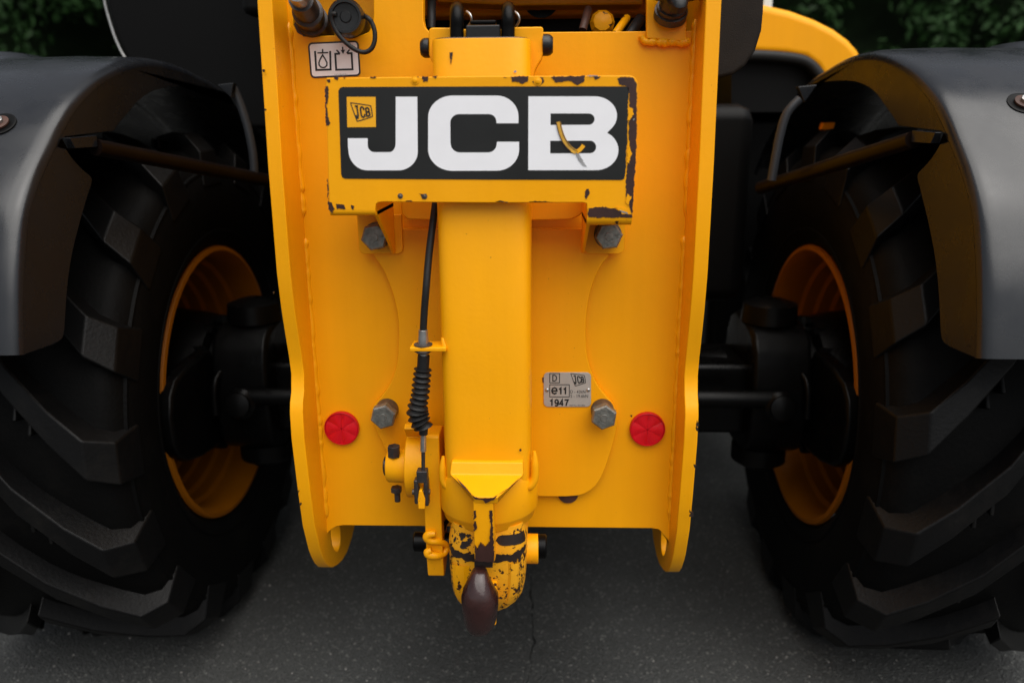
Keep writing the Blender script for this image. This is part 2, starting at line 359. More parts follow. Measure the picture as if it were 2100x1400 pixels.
for cx, cy, cz, cr in clumps:
    for k in range(95):
        d = Vector((random.gauss(0, 1), random.gauss(0, 1), random.gauss(0, 1))).normalized() * cr * random.uniform(.55, 1.05)
        p = Vector((cx, cy, cz)) + d
        n = (d.normalized() + Vector((random.uniform(-.7, .7), random.uniform(-.7, .7), random.uniform(0, 1)))).normalized(); u, v = mb.frame(n); s = random.uniform(.03, .065)
        a = random.uniform(0, 6.28); uu = u * math.cos(a) + v * math.sin(a); vv = v * math.cos(a) - u * math.sin(a)
        mb.add([p - uu * s * 1.4, p - vv * s * .6 + n * s * .2, p + uu * s * 1.4, p + vv * s * .6 + n * s * .2], [(0, 1, 2, 3)])
fo = link('foliage', (lambda me: (me.from_pydata(mb.v, [], mb.f), me)[1])(bpy.data.meshes.new('foliage')), 'leaf_green', hedge, smooth=False); fo['kind'] = 'stuff'

# ================================================================== the machine
T = empty('telehandler'); tag(T, 'rear of a yellow telehandler with tow hitch, lettered panel and grey mudguards', 'telehandler')
XO, XI = 0.3027, 0.2825

# ---- side plates: profile in (y,z) measured along the left plate, the same on the right
prof = [(-0.050, 1.60), (-0.056, 1.45)] + [(p.y, p.z) for p in (PXp(a, b, -XO) for a, b in
        [(526.8, 0), (538, 170), (549, 340), (567, 560), (576, 633), (584, 685), (591.6, 730), (596.4, 766), (596.4, 803), (594, 825), (593.5, 846), (597, 900), (604, 957), (610, 1006), (620, 1078), (632, 1127)])]
inner = [(-.033, .494), (-.020, .475), (-.002, .457), (.020, .443), (.045, .432), (.08, .421), (.113, .417), (.154, .424), (.176, .435)]
yz = prof + inner + [(0.22, 0.50), (0.26, 0.58), (1.8, 0.62), (1.8, 1.60)]
hy = [PXp(681, 1112, -XI), PXp(698, 1095, -XI)]
yc, zc = (hy[0].y + hy[1].y) / 2, (hy[0].z + hy[1].z) / 2 + 0.012
hole = [(yc + 0.027 * math.cos(a) - 0.010 * math.sin(a), zc + 0.040 * math.sin(a)) for a in [2 * math.pi * k / 28 for k in range(28)]]
for s in (-1, 1):
    plate('side_plate', yz, [hole], 'x', s * XI, s * XO, 'yellow_paint', T, bevel=0.0018)

# ---- back plate with coupler opening
bl = [(-0.2835, PXp(650, 1112, -0.2835).z + 0.02)] + xz([(666, 1100), (678, 1086), (690, 1079), (704, 1077), (1000, 1079.5), (1338, 1083), (1350, 1085), (1362, 1095), (1376, 1110)], 0.0)
zr = PY(1200, 66, 0).z
bl += [(0.2835, bl[-1][1] - 0.006), (0.2835, zr), (PY(1330, 66, 0).x, zr)] + xz([(1120, 67), (900, 68), (880, 66), (871, 55), (868, 40), (868, -120)], 0.0)
bl += [(-0.2835, PY(868, -120, 0).z)]
slot = xz([(612, -70), (765, -70), (766, 30), (764, 52), (756, 66), (742, 72), (624, 74), (610, 66), (602, 52), (601, 30)], 0.0)
plate('back_plate', bl, [slot], 'y', 0.0, 0.018, 'yellow_paint', T, bevel=0.0015)
MB().box(PY(590, 0, .06).x, PY(790, 0, .06).x, 0.05, 0.056, PY(600, 100, .06).z, PY(600, 2, .06).z).build('coupler_backing', 'yellow_paint', T)
# weld beads in the corners
for s in (-1, 1):
    for (za, zb) in ((0.548, 1.02), (1.04, 1.315)):
        path = []; rad = []; z = za
        while z < zb:
            path.append((s * (XI + 0.0005 + random.uniform(-.0012, .0012)), 0.0005, z)); rad.append(0.0056 * random.uniform(.8, 1.15)); z += random.uniform(.005, .012)
        rad[0] = rad[-1] = .002
        MB().tube(path, rad, 10, sub=3).build('weld_bead', 'yellow_paint', T)

# ---- hitch flange bolted on the back plate
YF = -0.014
fl_r = [(1253, 470), (1253, 520), (1232, 545), (1214, 585), (1205, 625), (1201, 670), (1202, 712), (1208, 748), (1222, 785), (1243, 812), (1258, 828), (1266, 848), (1266, 872), (1260, 900), (1250, 935), (1240, 965), (1226, 992), (1206, 1010), (1180, 1018), (1100, 1018)]
fl_l = [(900, 1012), (862, 1012), (838, 1000), (815, 975), (790, 920), (770, 880), (762, 862), (760, 846), (766, 830), (786, 808), (804, 780), (814, 748), (817, 712), (818, 670), (812, 625), (800, 585), (782, 545), (762, 520), (762, 470)]
MB().prism(xz(smoothpoly(fl_r[:1] + fl_r + fl_l + fl_l[-1:], 1), YF), 'y', YF, -0.0008).build('hitch_flange', 'yellow_paint', T, bevel=0.0016)
YU = -0.034
MB().prism(xz([(823, 380), (823, 430), (826, 442), (836, 450), (900, 452), (1100, 452), (1160, 451), (1140, 450)][:6] + [(1150, 451)] + arc(1160, 390, 55, 61, 90, 0, 8) + [(1215, 380)], YU), 'y', YU, YF - 0.0005).build('upper_flange', 'yellow_paint', T, bevel=0.002)
# a round hole edge peeping out below the flange
c = PY(1165, 1010, 0.0); MB().cyl((c.x, -0.004, c.z), (c.x, -0.0006, c.z), 0.0165, n=28).build('plug', 'rust_brown', T)

# ---- hitch tube (rounded square section, vertical)
YT0, YT1 = -0.132, -0.016; yc = (YT0 + YT1) / 2; hd = (YT1 - YT0) / 2
def tube_ring(z, hw, xc, n=56, e=0.36, k=1.0):
    r = []
    for i in range(n):
        a = 2 * math.pi * i / n; c, s = math.cos(a), math.sin(a)
        r.append((xc + k * hw * math.copysign(abs(c) ** e, c), yc + k * hd * math.copysign(abs(s) ** e, s), z))
    return r
xl, xr_ = PY(904, 480, yc).x, PY(1090, 480, yc).x; XC, HW = (xl + xr_) / 2, (xr_ - xl) / 2
ztop, zbot = PY(990, 78, YT0).z, PY(990, 985, YT0).z
MB().loft([tube_ring(zbot - 0.01, HW, XC), tube_ring(ztop - .002, HW, XC), tube_ring(ztop, HW, XC, k=0.985)]).build('hitch_tube', 'yellow_paint', T, ang=60)
# darker worn lip on the tube top
MB().loft([tube_ring(ztop - .0005, HW, XC, k=0.97), tube_ring(ztop + .0012, HW, XC, k=0.955)]).build('tube_top_edge', 'dark_primer_edge', T, ang=60)

# ---- ears with cross pin at the tube top
YE = -0.085
ear = xz([(1112, 55), (1055, 56), (1040, 60), (940, 60), (922, 57), (884, 57), (879, 62), (879, 112), (886, 128), (894, 138), (897, 175), (1092, 175), (1097, 145), (1104, 132), (1111, 120), (1114, 108), (1114, 60)], YE)
MB().prism(ear, 'y', YE, YE + 0.034).build('pin_ear', 'yellow_paint', T, bevel=0.002)
for (a, b, cy, rp) in ((863, 880, 99, 21), (1113, 1134, 93, 23)):
    p0, p1 = PY(a, cy, YE + .01), PY(b, cy, YE + .01); rad = (PY(a, cy - rp, YE) - PY(a, cy + rp, YE)).z / 2
    ln = p1.x - p0.x
    pr = [(0, rad * .72), (ln * .3, rad * .95), (ln * .5, rad), (ln, rad)]
    if a > 1000: pr = [(0, rad), (ln * .5, rad), (ln * .75, rad * .93), (ln, rad * .7)]
    MB().lathe((p0.x, p0.y, p0.z), (1, 0, 0), pr, 28).build('pin_cap', 'black_plastic', T)
# shackle loops and the black block between them
for cx in (937, 1042):
    rad = (PY(cx + 14, 50, -.09) - PY(cx - 14, 50, -.09)).x / 2
    p = [PY(cx, 110, -.10), PY(cx, 60, -.10), PY(cx, 38, -.10), PY(cx, 23, -.092), PY(cx, 18, -.075), PY(cx, 24, -.058), PY(cx, 60, -.045), PY(cx, 110, -.045)]
    MB().tube(p, rad, 18, sub=4).build('shackle', 'black_paint', T)
b0, b1 = PY(956, 72, -.10), PY(1026, 52, -.10)
MB().box(b0.x, b1.x, -.105, -.05, b0.z - .01, b1.z).build('locking_block', 'black_plastic', T, bevel=0.002)
b0, b1 = PY(963, 50, -.09), PY(1018, 41, -.09)
MB().box(b0.x, b1.x, -.09, -.055, b0.z, b1.z).build('block_cap', 'black_paint', T, bevel=0.002)
for cx in (963, 1061):
    MB().tube([PY(cx - 6, 24, -.03), PY(cx + 1, 30, -.035), PY(cx + 4, 42, -.035), PY(cx - 2, 54, -.03)], .0016, 8, sub=3).build('split_ring', 'zinc_steel', T)

# ---- lettered panel on brackets
YS = -0.150; TH = 0.005
bot = 417
face = [(668, 163)] + [(670, 160), (1000, 156.5)] + arc(1290, 173, 18, 18, -90, 0, 6) + [(1297.5, 436), (1296, 447), (1206, 447), (1203, 417.5), (1196, 415.5), (1000, 416), (786, 414), (776, 415), (771, 419), (769, 433), (680, 431), (675, 425)]
sign = MB().prism(xz(face, YS), 'y', YS, YS + TH).build('name_panel', 'yellow_paint', T, bevel=0.0012)
# bent-back lower legs, gussets and feet
YFOOT = -0.020
def leg(xa, xb, ytop, ylow, m):
    """sheet leg: rolls back from the panel's lower edge and runs to the flange"""
    x0, x1 = PY(xa, ytop, YS).x, PY(xb, ytop, YS).x; z0 = PY((xa + xb) / 2, ytop, YS).z; r = (PY(xa, ytop, YS) - PY(xa, ylow, YS)).z
    o = [(YS + 0.0002, z0 + .001)]; i_ = [(YS + TH, z0 + .001)]
    for k in range(9):
        a = R(90 * k / 8); o.append((YS + .0002 + r - r * math.cos(a), z0 - r * math.sin(a))); i_.append((YS + r - (r - TH) * math.cos(a), z0 - (r - TH) * math.sin(a)))
    o.append((YFOOT, z0 - r)); i_.append((YFOOT, z0 - r + TH))
    return MB().prism(o + i_[::-1], 'x', x0, x1), x0, x1, z0 - r
mb, lx0, lx1, lz = leg(676, 769.5, 432, 443, 0); mb.build('panel_leg', 'yellow_paint', sign, ang=30)
mb, rx0, rx1, rz = leg(1204, 1296, 446, 463, 0); mb.build('panel_leg', 'worn_yellow_paint', sign, ang=30)
for (xx, zz, fx0, fx1, m) in ((lx1, lz, 735, 826, 'yellow_paint'), (rx0, rz, 1197, 1281, 'yellow_paint')):
    zf = PY(800, 521, YFOOT).z; t = 0.0045 * (-1 if xx < 0 else 1)
    tri = [(YS + TH + .0005, zz + .030), (YFOOT, zz + .045), (YFOOT - .001, zf + .004), (YFOOT - .006, zf + .002), (YS + .016, zz - .002), (YS + TH + .0005, zz + .008)]
    MB().prism(tri, 'x', xx, xx + t).build('gusset', m, sign, bevel=.001)
    f0, f1 = PY(fx0, 500, YFOOT).x, PY(fx1, 500, YFOOT).x
    zt = PY(800, 440, YFOOT).z; q = .008
    pts = [(f0, zt), (f1, zt), (f1, zf + q), (f1 - q * .3, zf + q * .3), (f1 - q, zf), (f0 + q, zf), (f0 + q * .3, zf + q * .3), (f0, zf + q)]
    MB().prism(pts, 'y', YFOOT, YF - .0004).build('mounting_foot', m, sign, bevel=.0012)

# decal
YD = YS - 0.0006
def D(x, y): return (640 + x / 3.088, 130 + y / 3.088)
dec = [(694, 186), (697, 181), (702, 178.7), (1000, 177.5), (1286, 177.5), (1289.5, 181)]
edge = [(1289.5, 190), (1288, 215), (1289, 240), (1286.5, 262), (1287, 290), (1284.5, 312), (1284, 340), (1281.5, 362)]
rough = []
for i in range(len(edge) - 1):
    a, b = edge[i], edge[i + 1]
    for k in range(6): t = k / 6; rough.append((a[0] + (b[0] - a[0]) * t + random.uniform(-1.1, .5), a[1] + (b[1] - a[1]) * t))
dec += rough + [(1280, 367), (1274, 369.2), (1000, 368.4), (708, 366.5), (702, 364), (699.5, 357)]
decal = MB().prism(xz(dec, YD), 'y', YD, YD + .0006).build('decal', 'decal_black', sign, smooth=False)
YL = YD - 0.0006
def letter(pts, holes=()):
    return plate('letter', xz([D(*p) for p in pts], YL), [xz([D(*p) for p in h], YL) for h in holes], 'y', YL, YL + .0005, 'decal_white', sign)
J = [(666, 212), (530, 212), (529, 512)] + arc(489, 512, 39, 51, 0, 90, 8)[1:] + [(400, 563)] + arc(396, 520, 44, 43, 90, 180, 8)[1:] + [(352, 475), (226, 475), (228, 535)] + arc(352, 548, 122, 130, 180, 90, 12) + [(540, 678)] + arc(545, 560, 124, 118, 90, 0, 12)
Cc = [(1307, 380), (1168, 380), (1167, 362)] + arc(1118, 366, 48, 44, 0, -90, 8) + [(930, 322)] + arc(932, 376, 57, 54, 270, 180, 8) + [(876, 505)] + arc(936, 507, 59, 58, 180, 90, 8) + [(1110, 565)] + arc(1112, 513, 57, 52, 90, 0, 8) + [(1171, 497), (1311, 497), (1311, 545)] + arc(1170, 545, 141, 135, 0, 90, 14)[1:] + [(890, 681)] + arc(890, 545, 155, 136, 90, 180, 14) + [(735, 340)] + arc(890, 342, 155, 137, 180, 270, 14) + [(1160, 205)] + arc(1168, 338, 139, 133, -90, 0, 14)
Bb = [(1370, 210), (1790, 210)] + arc(1790, 332, 141, 122, -90, 38, 16) + [(1868, 441)] + arc(1797, 550, 143, 127, -50, 90, 18) + [(1369, 677)]
h1 = [(1510, 318), (1750, 318)] + arc(1752, 354, 37, 36, -90, 90, 10) + [(1510, 391)]
h2 = [(1508, 491), (1758, 490)] + arc(1760, 530, 39, 40, -90, 90, 10) + [(1508, 571)]
letter(J); letter(Cc); letter(Bb, [h1, h2])
MB().prism(xz([D(219, 213), (D(402, 213)), D(404, 404), D(223, 405)], YL), 'y', YL, YL + .0005).build('emblem_square', 'decal_yellow', sign, smooth=False)
YM = YL - .0003
def emblem(x0, y0, k, Y, par):
    q = smoothpoly([(0, 0), (0, 0), (122, 17), (130, 22), (140, 84), (136, 90), (46, 118), (40, 114)], 1)
    q = [(x0 + a * k, y0 + b * k) for a, b in q]; strokes('emblem_outline', [q + [q[0]]], 6.2 * k, Y, 'print_black', par)
    glyphs('JCB', x0 + 76 * k, y0 + 59 * k, 100 * k, 64 * k, 10.0 * k, Y - .0002, 'print_black', par, 'emblem_letter', skew=.16, drop=-.03, grow=-.42)
ex, ey = D(243, 250); emblem(ex, ey, 1 / 3.088, YM, sign)
# curled strip of peeled film and the grey scuff below it
pk = [(1145, 250), (1149, 268), (1156, 287), (1166, 301), (1175, 309), (1182, 312), (1190, 307), (1197, 298)]
strokes('peeled_strip', [smoothpoly(pk[:6], 2, False)], 9.5, YL - .0012, 'peel_yellow', sign); strokes('peeled_strip', [smoothpoly(pk[5:], 2, False)], 8.0, YL - .0014, 'decal_yellow', sign)
strokes('peel_edge', [smoothpoly([(a + 3.2, b - 1) for a, b in pk[:6]], 2, False), smoothpoly([(a - 4.2, b + 2) for a, b in pk[:5]], 2, False)], 1.6, YL - .0014, 'rust_brown', sign)
chips('scuff', [[(1178, 313), (1185, 312), (1192, 324), (1200, 337), (1204, 343), (1197, 341), (1188, 332)]], YM, 'scuff_grey', sign, th=.0002, amp=1.0, step=3)
# bare primer where the paint has come off the panel
YC = YS - 0.0003
ch = [[(1283, 158), (1300, 160), (1306, 172), (1306, 250), (1304, 330), (1299, 400), (1297, 440), (1290, 425), (1283, 398), (1285, 360), (1287, 330), (1291, 300), (1289, 270), (1291, 235), (1291, 195), (1287, 178), (1270, 174), (1266, 160)],
      [(1046, 157), (1085, 156), (1083, 167), (1072, 172), (1060, 168), (1050, 167)], [(1130, 157), (1200, 156), (1197, 168), (1184, 174), (1168, 166), (1150, 169), (1140, 170)],
      [(1216, 157), (1232, 157), (1228, 162), (1220, 163)], [(1033, 158), (1041, 158), (1036, 161)], [(1092, 168), (1098, 160), (1114, 158), (1116, 168), (1108, 174)],
      [(666.5, 177), (673, 177), (674, 195), (670, 215), (673, 240), (678, 252), (675, 257), (668, 257), (667, 215)], [(670, 163), (676, 162), (679, 167), (672, 170)],
      [(684, 158.5), (696, 158.5), (692, 164), (687, 163)], [(701, 158.5), (709, 158.5), (706, 163)], [(758, 158), (772, 158), (766, 162), (760, 161)], [(846, 158), (860, 157), (859, 166), (852, 168)], [(865, 157), (878, 157), (876, 167), (868, 169)], [(887, 157), (897, 156.5), (894, 161)],
      [(672, 412), (681, 415), (685, 428), (681, 438), (674, 430)], [(688, 419), (706, 421), (708, 428), (692, 428)], [(720, 420), (727, 422), (726, 429), (721, 427)],
      [(860, 397), (874, 398), (875, 406), (866, 407)], [(830, 413), (838, 410), (846, 414)], [(1015, 414), (1028, 411), (1042, 415)], [(1083, 414), (1100, 412), (1135, 415)],
      [(1200, 390), (1207, 386), (1209, 398), (1203, 410), (1200, 404)], [(1206, 427), (1236, 424), (1262, 428), (1284, 438), (1296, 440), (1296, 446), (1206, 446)], [(671, 366), (673.5, 372), (674, 410), (672.5, 410)]]
chips('bare_primer', ch, YC, 'brown_primer', sign, th=.0003, amp=1.3, step=3.2)
chips('paint_flake', [[(1288, 221), (1297, 222), (1299, 235), (1292, 246), (1287, 247)], [(1288, 302), (1292, 300), (1296, 315), (1289, 334), (1286, 333)], [(1262, 424), (1284, 427), (1289, 440), (1276, 438)], [(1286, 398), (1294, 404), (1288, 424), (1284, 416)]], YC - .0004, 'yellow_paint', sign, th=.0005, amp=1.4, step=3)
chips('steel_fleck', [[(1298, 245), (1302, 243), (1299, 248)], [(1204, 155), (1226, 155), (1226, 156.6), (1204, 156.6)], [(1270, 431), (1286, 435), (1288, 439), (1276, 436)]], YC - .0010, 'bare_steel_fleck', sign, th=.0002, amp=.6, step=3)
# rivets in the panel's edges
for (a, b, rp, m) in ((851, 165, 6.5, 'yellow_paint'), (1103, 167, 6.5, 'yellow_paint'), (821, 402, 4.2, 'washer_steel'), (871, 403, 4.2, 'washer_steel')):
    p = PY(a, b, YS); rd = rp * 0.00066
    MB().lathe((p.x, YS + .001, p.z), (0, -1, 0), [(0, rd * 1.25), (.0018, rd * 1.2), (.0019, rd * .8), (.003, rd * .7), (.0036, rd * .3)], 20).build('rivet', m, sign)

# ---- hex bolts
def bolt(px, py, Yback, Yfront, af, wr, parent, rot=0.0, wl=None):
    p = PY(px, py, Yfront); h = .0145; root = empty('hex_bolt', (p.x, Yback, p.z), parent)
    wl = (Yback - Yfront) - h
    MB().cyl((0, 0, 0), (0, -wl, 0), wr, n=36).build('washer', 'washer_steel', root, bevel=.0012)
    r = af / math.sqrt(3); mb = MB(); ring = lambda y, k: [(k * r * math.cos(rot + i * math.pi / 3), y, k * r * math.sin(rot + i * math.pi / 3)) for i in range(6)]
    circ = lambda y, q: [(q * math.cos(2 * math.pi * i / 24), y, q * math.sin(2 * math.pi * i / 24)) for i in range(24)]
    mb.loft([ring(-wl, 1), ring(-wl - h + .0022, 1), ring(-wl - h, .88)])
    hd = mb.build('head', 'bolt_steel', root, ang=25)
    mb = MB(); mb.loft([circ(-wl - h - .0002, .006), circ(-wl - h - .0009, .0055)]); mb.build('head_mark', 'bolt_steel', hd, bevel=.0002)
    for k in range(7):
        a = 2 * math.pi * k / 7 + rot
        mb = MB().box(-.0012, .0012, -wl - h - .0006, -wl - h + .0002, -.0018, .0018); me = mb.mesh('m'); me.transform(Matrix.Translation((.0115 * math.cos(a), 0, .0115 * math.sin(a))) @ Matrix.Rotation(-a, 4, 'Y')); link('head_mark', me, 'bolt_steel', hd)
    return root
bolt(767, 487, YFOOT, -.050, .0345, .0195, T, R(12)); bolt(1249, 485, YFOOT, -.050, .0345, .0195, T, R(6))
bolt(785, 856, YF, -.052, .0345, .0178, T, R(16)); bolt(1239, 857, YF, -.052, .0345, .0178, T, R(22))

# ---- red reflectors
for (a, b, lab) in ((700, 879, 'red round reflector beside the cable boot'), (1328, 881, 'red round reflector beside the data plate')):
    p = PY(a, b, -.008); root = empty('reflector', (p.x, 0, p.z), T); root['label'] = lab; r = .0278
    MB().lathe((0, -.0005, 0), (0, -1, 0), [(0, r * .99), (.0065, r), (.0078, r * .985), (.0082, r * .95), (.0072, r * .93), (.004, r * .92)], 56, cap=True).build('reflector_rim', 'reflector_rim', root)
    for k in range(6):
        a0 = R(30 + 60 * k); n = 8; yb = -.0048; mb = MB()
        def q(rad, ang, y): return (rad * math.cos(ang), y, rad * math.sin(ang))
        A = [a0 + R(60) * i / n for i in range(n + 1)]; r1 = r * .915
        def hgt(i): t = i / n; return -.0060 - .0012 * math.sin(math.pi * t) + (.0008 if k % 2 else 0) * (t - .5)
        ring0 = [q(r1, A[i], hgt(i)) for i in range(n + 1)]; mid = [q(r1 * .5, A[i], hgt(i) - .0004) for i in range(n + 1)]; cen = q(.0006, a0 + R(30), -.0078)
        base = [q(r1, A[i], -.0030) for i in range(n + 1)]
        vs = ring0 + mid + [cen] + base + [q(.0006, a0 + R(30), -.003)]
        fs = [(i, i + 1, n + 2 + i, n + 1 + i) for i in range(n)] + [(n + 1 + i, n + 2 + i, 2 * n + 2) for i in range(n)]
        o2 = 2 * n + 3; fs += [(i + 1, i, o2 + i, o2 + i + 1) for i in range(n)] + [tuple(range(o2, o2 + n + 2))] + [(0, n + 1, 2 * n + 2, o2 + n + 1, o2)[:5]] + [(n, o2 + n, o2 + n + 1, 2 * n + 2, 2 * n + 1)]
        mb.add(vs, fs); mb.build('lens_segment', 'reflector_red', root, ang=20)
    # moulded approval marks on the lens
    for dy, body in ((-24, 'I A'), (26, 'e 1')):
        text('lens_mark', body, a, b + dy, 7, -.0077, 'reflector_rim', root, bold=.01).location = (-p.x, 0, -p.z)

# ---- data plate
YP = YF - .0018
dp = MB().prism(xz(rr(1115, 763.5, 1212, 834, 9), YP), 'y', YP, YF - .0002).build('data_plate', 'plate_alloy', T, bevel=.0004)
dp['label'] = 'small alloy data plate with stamped numbers'
Y2 = YP - .0003
strokes('print_box', [[(1127.5, 765.5), (1147.5, 765.5), (1147.5, 784.5), (1127.5, 784.5), (1127.5, 765.5)], [(1127.5, 788.5), (1167.5, 788.5), (1167.5, 813.5), (1127.5, 813.5), (1127.5, 788.5)]], 1.5, Y2, 'print_black', dp)
for body, cx, cy, h, wd, sw in (('D', 1137.5, 775, 12, 11, 2.1), ('e', 1137, 801, 13.5, 14, 3.2), ('11', 1154.5, 801.5, 13, 19, 3.2), ('1947', 1146.5, 825.5, 13, 40, 3.0)):
    glyphs(body, cx, cy, wd, h, sw, Y2, 'print_black', dp)
for body, cx, cy, h, wd in (('D - 43kN', 1185, 803, 6.5, 31), ('S - 19.6kN', 1188, 811.8, 6.5, 36), ('PART No  331/18506', 1184, 831, 2.6, 32)):
    text('print_text', body, cx, cy, h, Y2, 'print_black', dp, width=wd)
emblem(1170.5, 765.5, .218, Y2, dp)
for (a, b) in ((1122, 799.5), (1206.5, 799.5)):
    p = PY(a, b, YP); MB().lathe((p.x, YP + .0005, p.z), (0, -1, 0), [(0, .0029), (.0012, .0029), (.002, .002), (.0023, .0006)], 18).build('rivet', 'zinc_steel', dp)
chips('bare_primer', [[(1112, 775), (1116, 772), (1117, 786), (1113, 785)]], YF - .0004, 'brown_primer', T, th=.0003, amp=.8, step=3)

# ---- white symbol sticker
YK = -.0010
q4 = [(631, 88), (735, 83.5), (740, 156), (637, 161)]
def bil(u, v): return tuple((q4[0][i] * (1 - u) + q4[1][i] * u) * (1 - v) + (q4[3][i] * (1 - u) + q4[2][i] * u) * v for i in (0, 1))
rpts = [bil(a / 104, b / 73) for a, b in rr(0, 0, 104, 73, 9)]
st = MB().prism(xz(rpts, YK), 'y', YK, -.0002).build('symbol_sticker', 'print_black', T, smooth=False)
MB().prism(xz([bil(a / 104, b / 73) for a, b in rr(3.4, 3.4, 100.6, 69.6, 6)], YK - .0003), 'y', YK - .0003, YK + .0001).build('sticker_face', 'sticker_white', st, smooth=False)
Y3 = YK - .0006
strokes('symbol', [[(646, 105), (648.5, 144), (678, 143), (677, 105)], [(688, 111), (691, 111), (689, 143.5), (723, 142.5), (721, 109), (714, 110)], [(687, 111), (689, 143.5), (723, 142.5), (721, 109.5)]][0:1] + [[(697, 110.5), (687.5, 111), (689.5, 143.5), (723, 142.5), (721, 109.5), (712, 109.8)]], 4.0, Y3, 'print_black', st)
strokes('symbol', [[(651, 109), (673, 108.3)], [(661.5, 101), (661.8, 108.5)], [(690, 103), (697, 110.5)], [(717, 102), (711, 109.8)], [(702.5, 96.5), (703, 106)]], 2.8, Y3 - .0002, 'print_black', st)
MB().prism(xz([(698.5, 103), (707.5, 102.5), (703.5, 111)], Y3 - .0003), 'y', Y3 - .0003, Y3 - .0001).build('symbol', 'print_black', st, smooth=False)
dr = [(661.5, 113), (667, 122), (670.5, 129), (670, 135), (666, 138.5), (662.5, 139), (658, 138), (654.5, 134), (654, 129), (656.5, 122), (661.5, 113)]
strokes('symbol', [dr], 2.8, Y3 - .0002, 'print_black', st)
text('print_text', '332/P4074', 699, 154, 4.5, Y3, 'print_grey', st, width=27)

# ---- hydraulic couplers
def coupler(base, tip, prof_, m, name):
    d = tip - base; L = d.length; return MB().lathe(base, d, [(h * L, r) for h, r in prof_], 28).build(name, m, T)
base, tip = PY(652, 66, .045), PY(617, -2, -.07)
coupler(base, tip, [(0, .024), (.08, .0245), (.40, .0225), (.42, .019), (.52, .019), (.54, .021), (.64, .021), (.66, .017), (1, .0165)], 'dark_steel', 'hydraulic_coupler')
coupler(base + (tip - base) * .995, tip + (tip - base) * .35, [(0, .013), (.2, .0135), (.6, .0135), (.62, .009), (1, .009)], 'zinc_steel', 'coupler_nipple')
base, tip = PY(726, 52, .045), PY(708, 34, -.048)
coupler(base, tip, [(0, .023), (.5, .023), (.55, .021), (.66, .021), (.68, .0238), (.93, .0240), (1, .021), (1.0, .018), (.96, .017), (.955, .008), (.97, .0065)], 'black_plastic', 'coupler_cap')
lp = [(690, 30), (682, 30), (680, 40), (686, 58), (698, 76), (714, 92), (732, 104), (748, 107.5), (761, 101), (768, 86), (768.5, 66), (763, 48), (754, 37), (742, 33), (730, 34)]
MB().tube([PY(a, b, -.05 + (.012 * i / 14) + (.02 if i > 12 else 0)) for i, (a, b) in enumerate(lp)], .0032, 12, sub=4).build('cap_cord', 'black_rubber', T)
chips('bare_primer', [[(603, 50), (606, 46), (613, 60), (622, 72), (630, 74), (622, 75), (610, 67)]], -.0001, 'brown_primer', T, th=.0003, amp=.8, step=3)

# ---- bracket and tap on the right
b0, b1 = PY(1326, 80, -.03), PY(1408, -80, -.03)
br = MB().prism(xz([(1326, -80), (1408, -80), (1408, 86), (1326, 79)], -.010), 'y', -.010, -.0006).build('tap_bracket', 'yellow_paint', T, bevel=.0015)
pth = [PY(1314 + i * 5.6 + random.uniform(-.8, .8), (86 if i > 1 else 74 + 8 * i) + random.uniform(-1.5, 1.5) + i * .1, -.005) for i in range(19)]
MB().tube(pth, [.0058 * random.uniform(.7, 1.25) for _ in pth], 10, sub=2).build('weld_bead', 'yellow_paint', T)
base = PY(1374, 34, -.010); d = Vector((.03, -.62, .55)).normalized()
MB().lathe(base, d, [(0, .0225), (.010, .0225), (.0105, .020), (.017, .0205), (.0175, .018), (.034, .018)], 32).build('tap_collar', 'dark_steel', T)
ring = []
cc = base + d * .034; u, v = MB().frame(d)
for k in range(48):
    a = 2 * math.pi * k / 48; r = .031 + .009 * math.cos(4 * a); ring.append((r * math.cos(a), r * math.sin(a)))
MB().loft([[cc + d * h + u * (x * s) + v * (y * s) for x, y in ring] for h, s in ((0, .85), (.004, 1), (.014, 1), (.019, .86), (.021, .5))]).build('tap_handle', 'black_plastic', T)

# ---- control cable
YB = -.122
cb = [(897, 380), (893, 418), (886, 470), (879, 530), (874, 590), (870, 640), (868, 680)]
MB().tube([PY(a, b, -.075 - .047 * min(1, i / 4)) for i, (a, b) in enumerate(cb)], .0050, 16, sub=5).build('control_cable', 'black_rubber', T)
def at(px, py): return PY(px, py, YB)
p0, p1 = at(868, 676), at(868, 706); MB().lathe(p0, p1 - p0, [(0, .0058), (.0005, .0064), (.008, .0066), (.012, .0072), ((p1 - p0).length, .0072)], 24).build('cable_ferrule', 'zinc_steel', T)
b0, b1 = at(843, 716.5), at(908, 707.5)
zm = (b0.z + b1.z) / 2
arm = MB().box(b0.x, b1.x + .006, YB - .012, YB + .024, zm - .0028, zm + .0028).build('cable_bracket', 'yellow_paint', T, bevel=.0012)
c = at(908, 711); MB().tube([(c.x, YB, c.z + .013), (c.x + .0015, YB, c.z + .006), (c.x + .003, YB, c.z), (c.x + .003, YB, c.z - .006), (c.x + .002, YB, c.z - .010)], [.002, .0042, .0056, .0048, .002], 10, sub=3).build('weld_bead', 'yellow_paint', arm)
c = at(868, 712)
for dz, r in ((.0042, .0128), (-.0042, .0128), (-.0068, .0102)): MB().lathe((c.x, YB, zm + dz - .0011), (0, 0, 1), [(0, r), (.0022, r)], 24 if r > .011 else 6).build('lock_nut', 'washer_steel', arm, bevel=.0004)
MB().cyl((c.x, YB, zm - .017), (c.x, YB, zm - .006), .0058, n=20).build('thread', 'zinc_steel', arm)
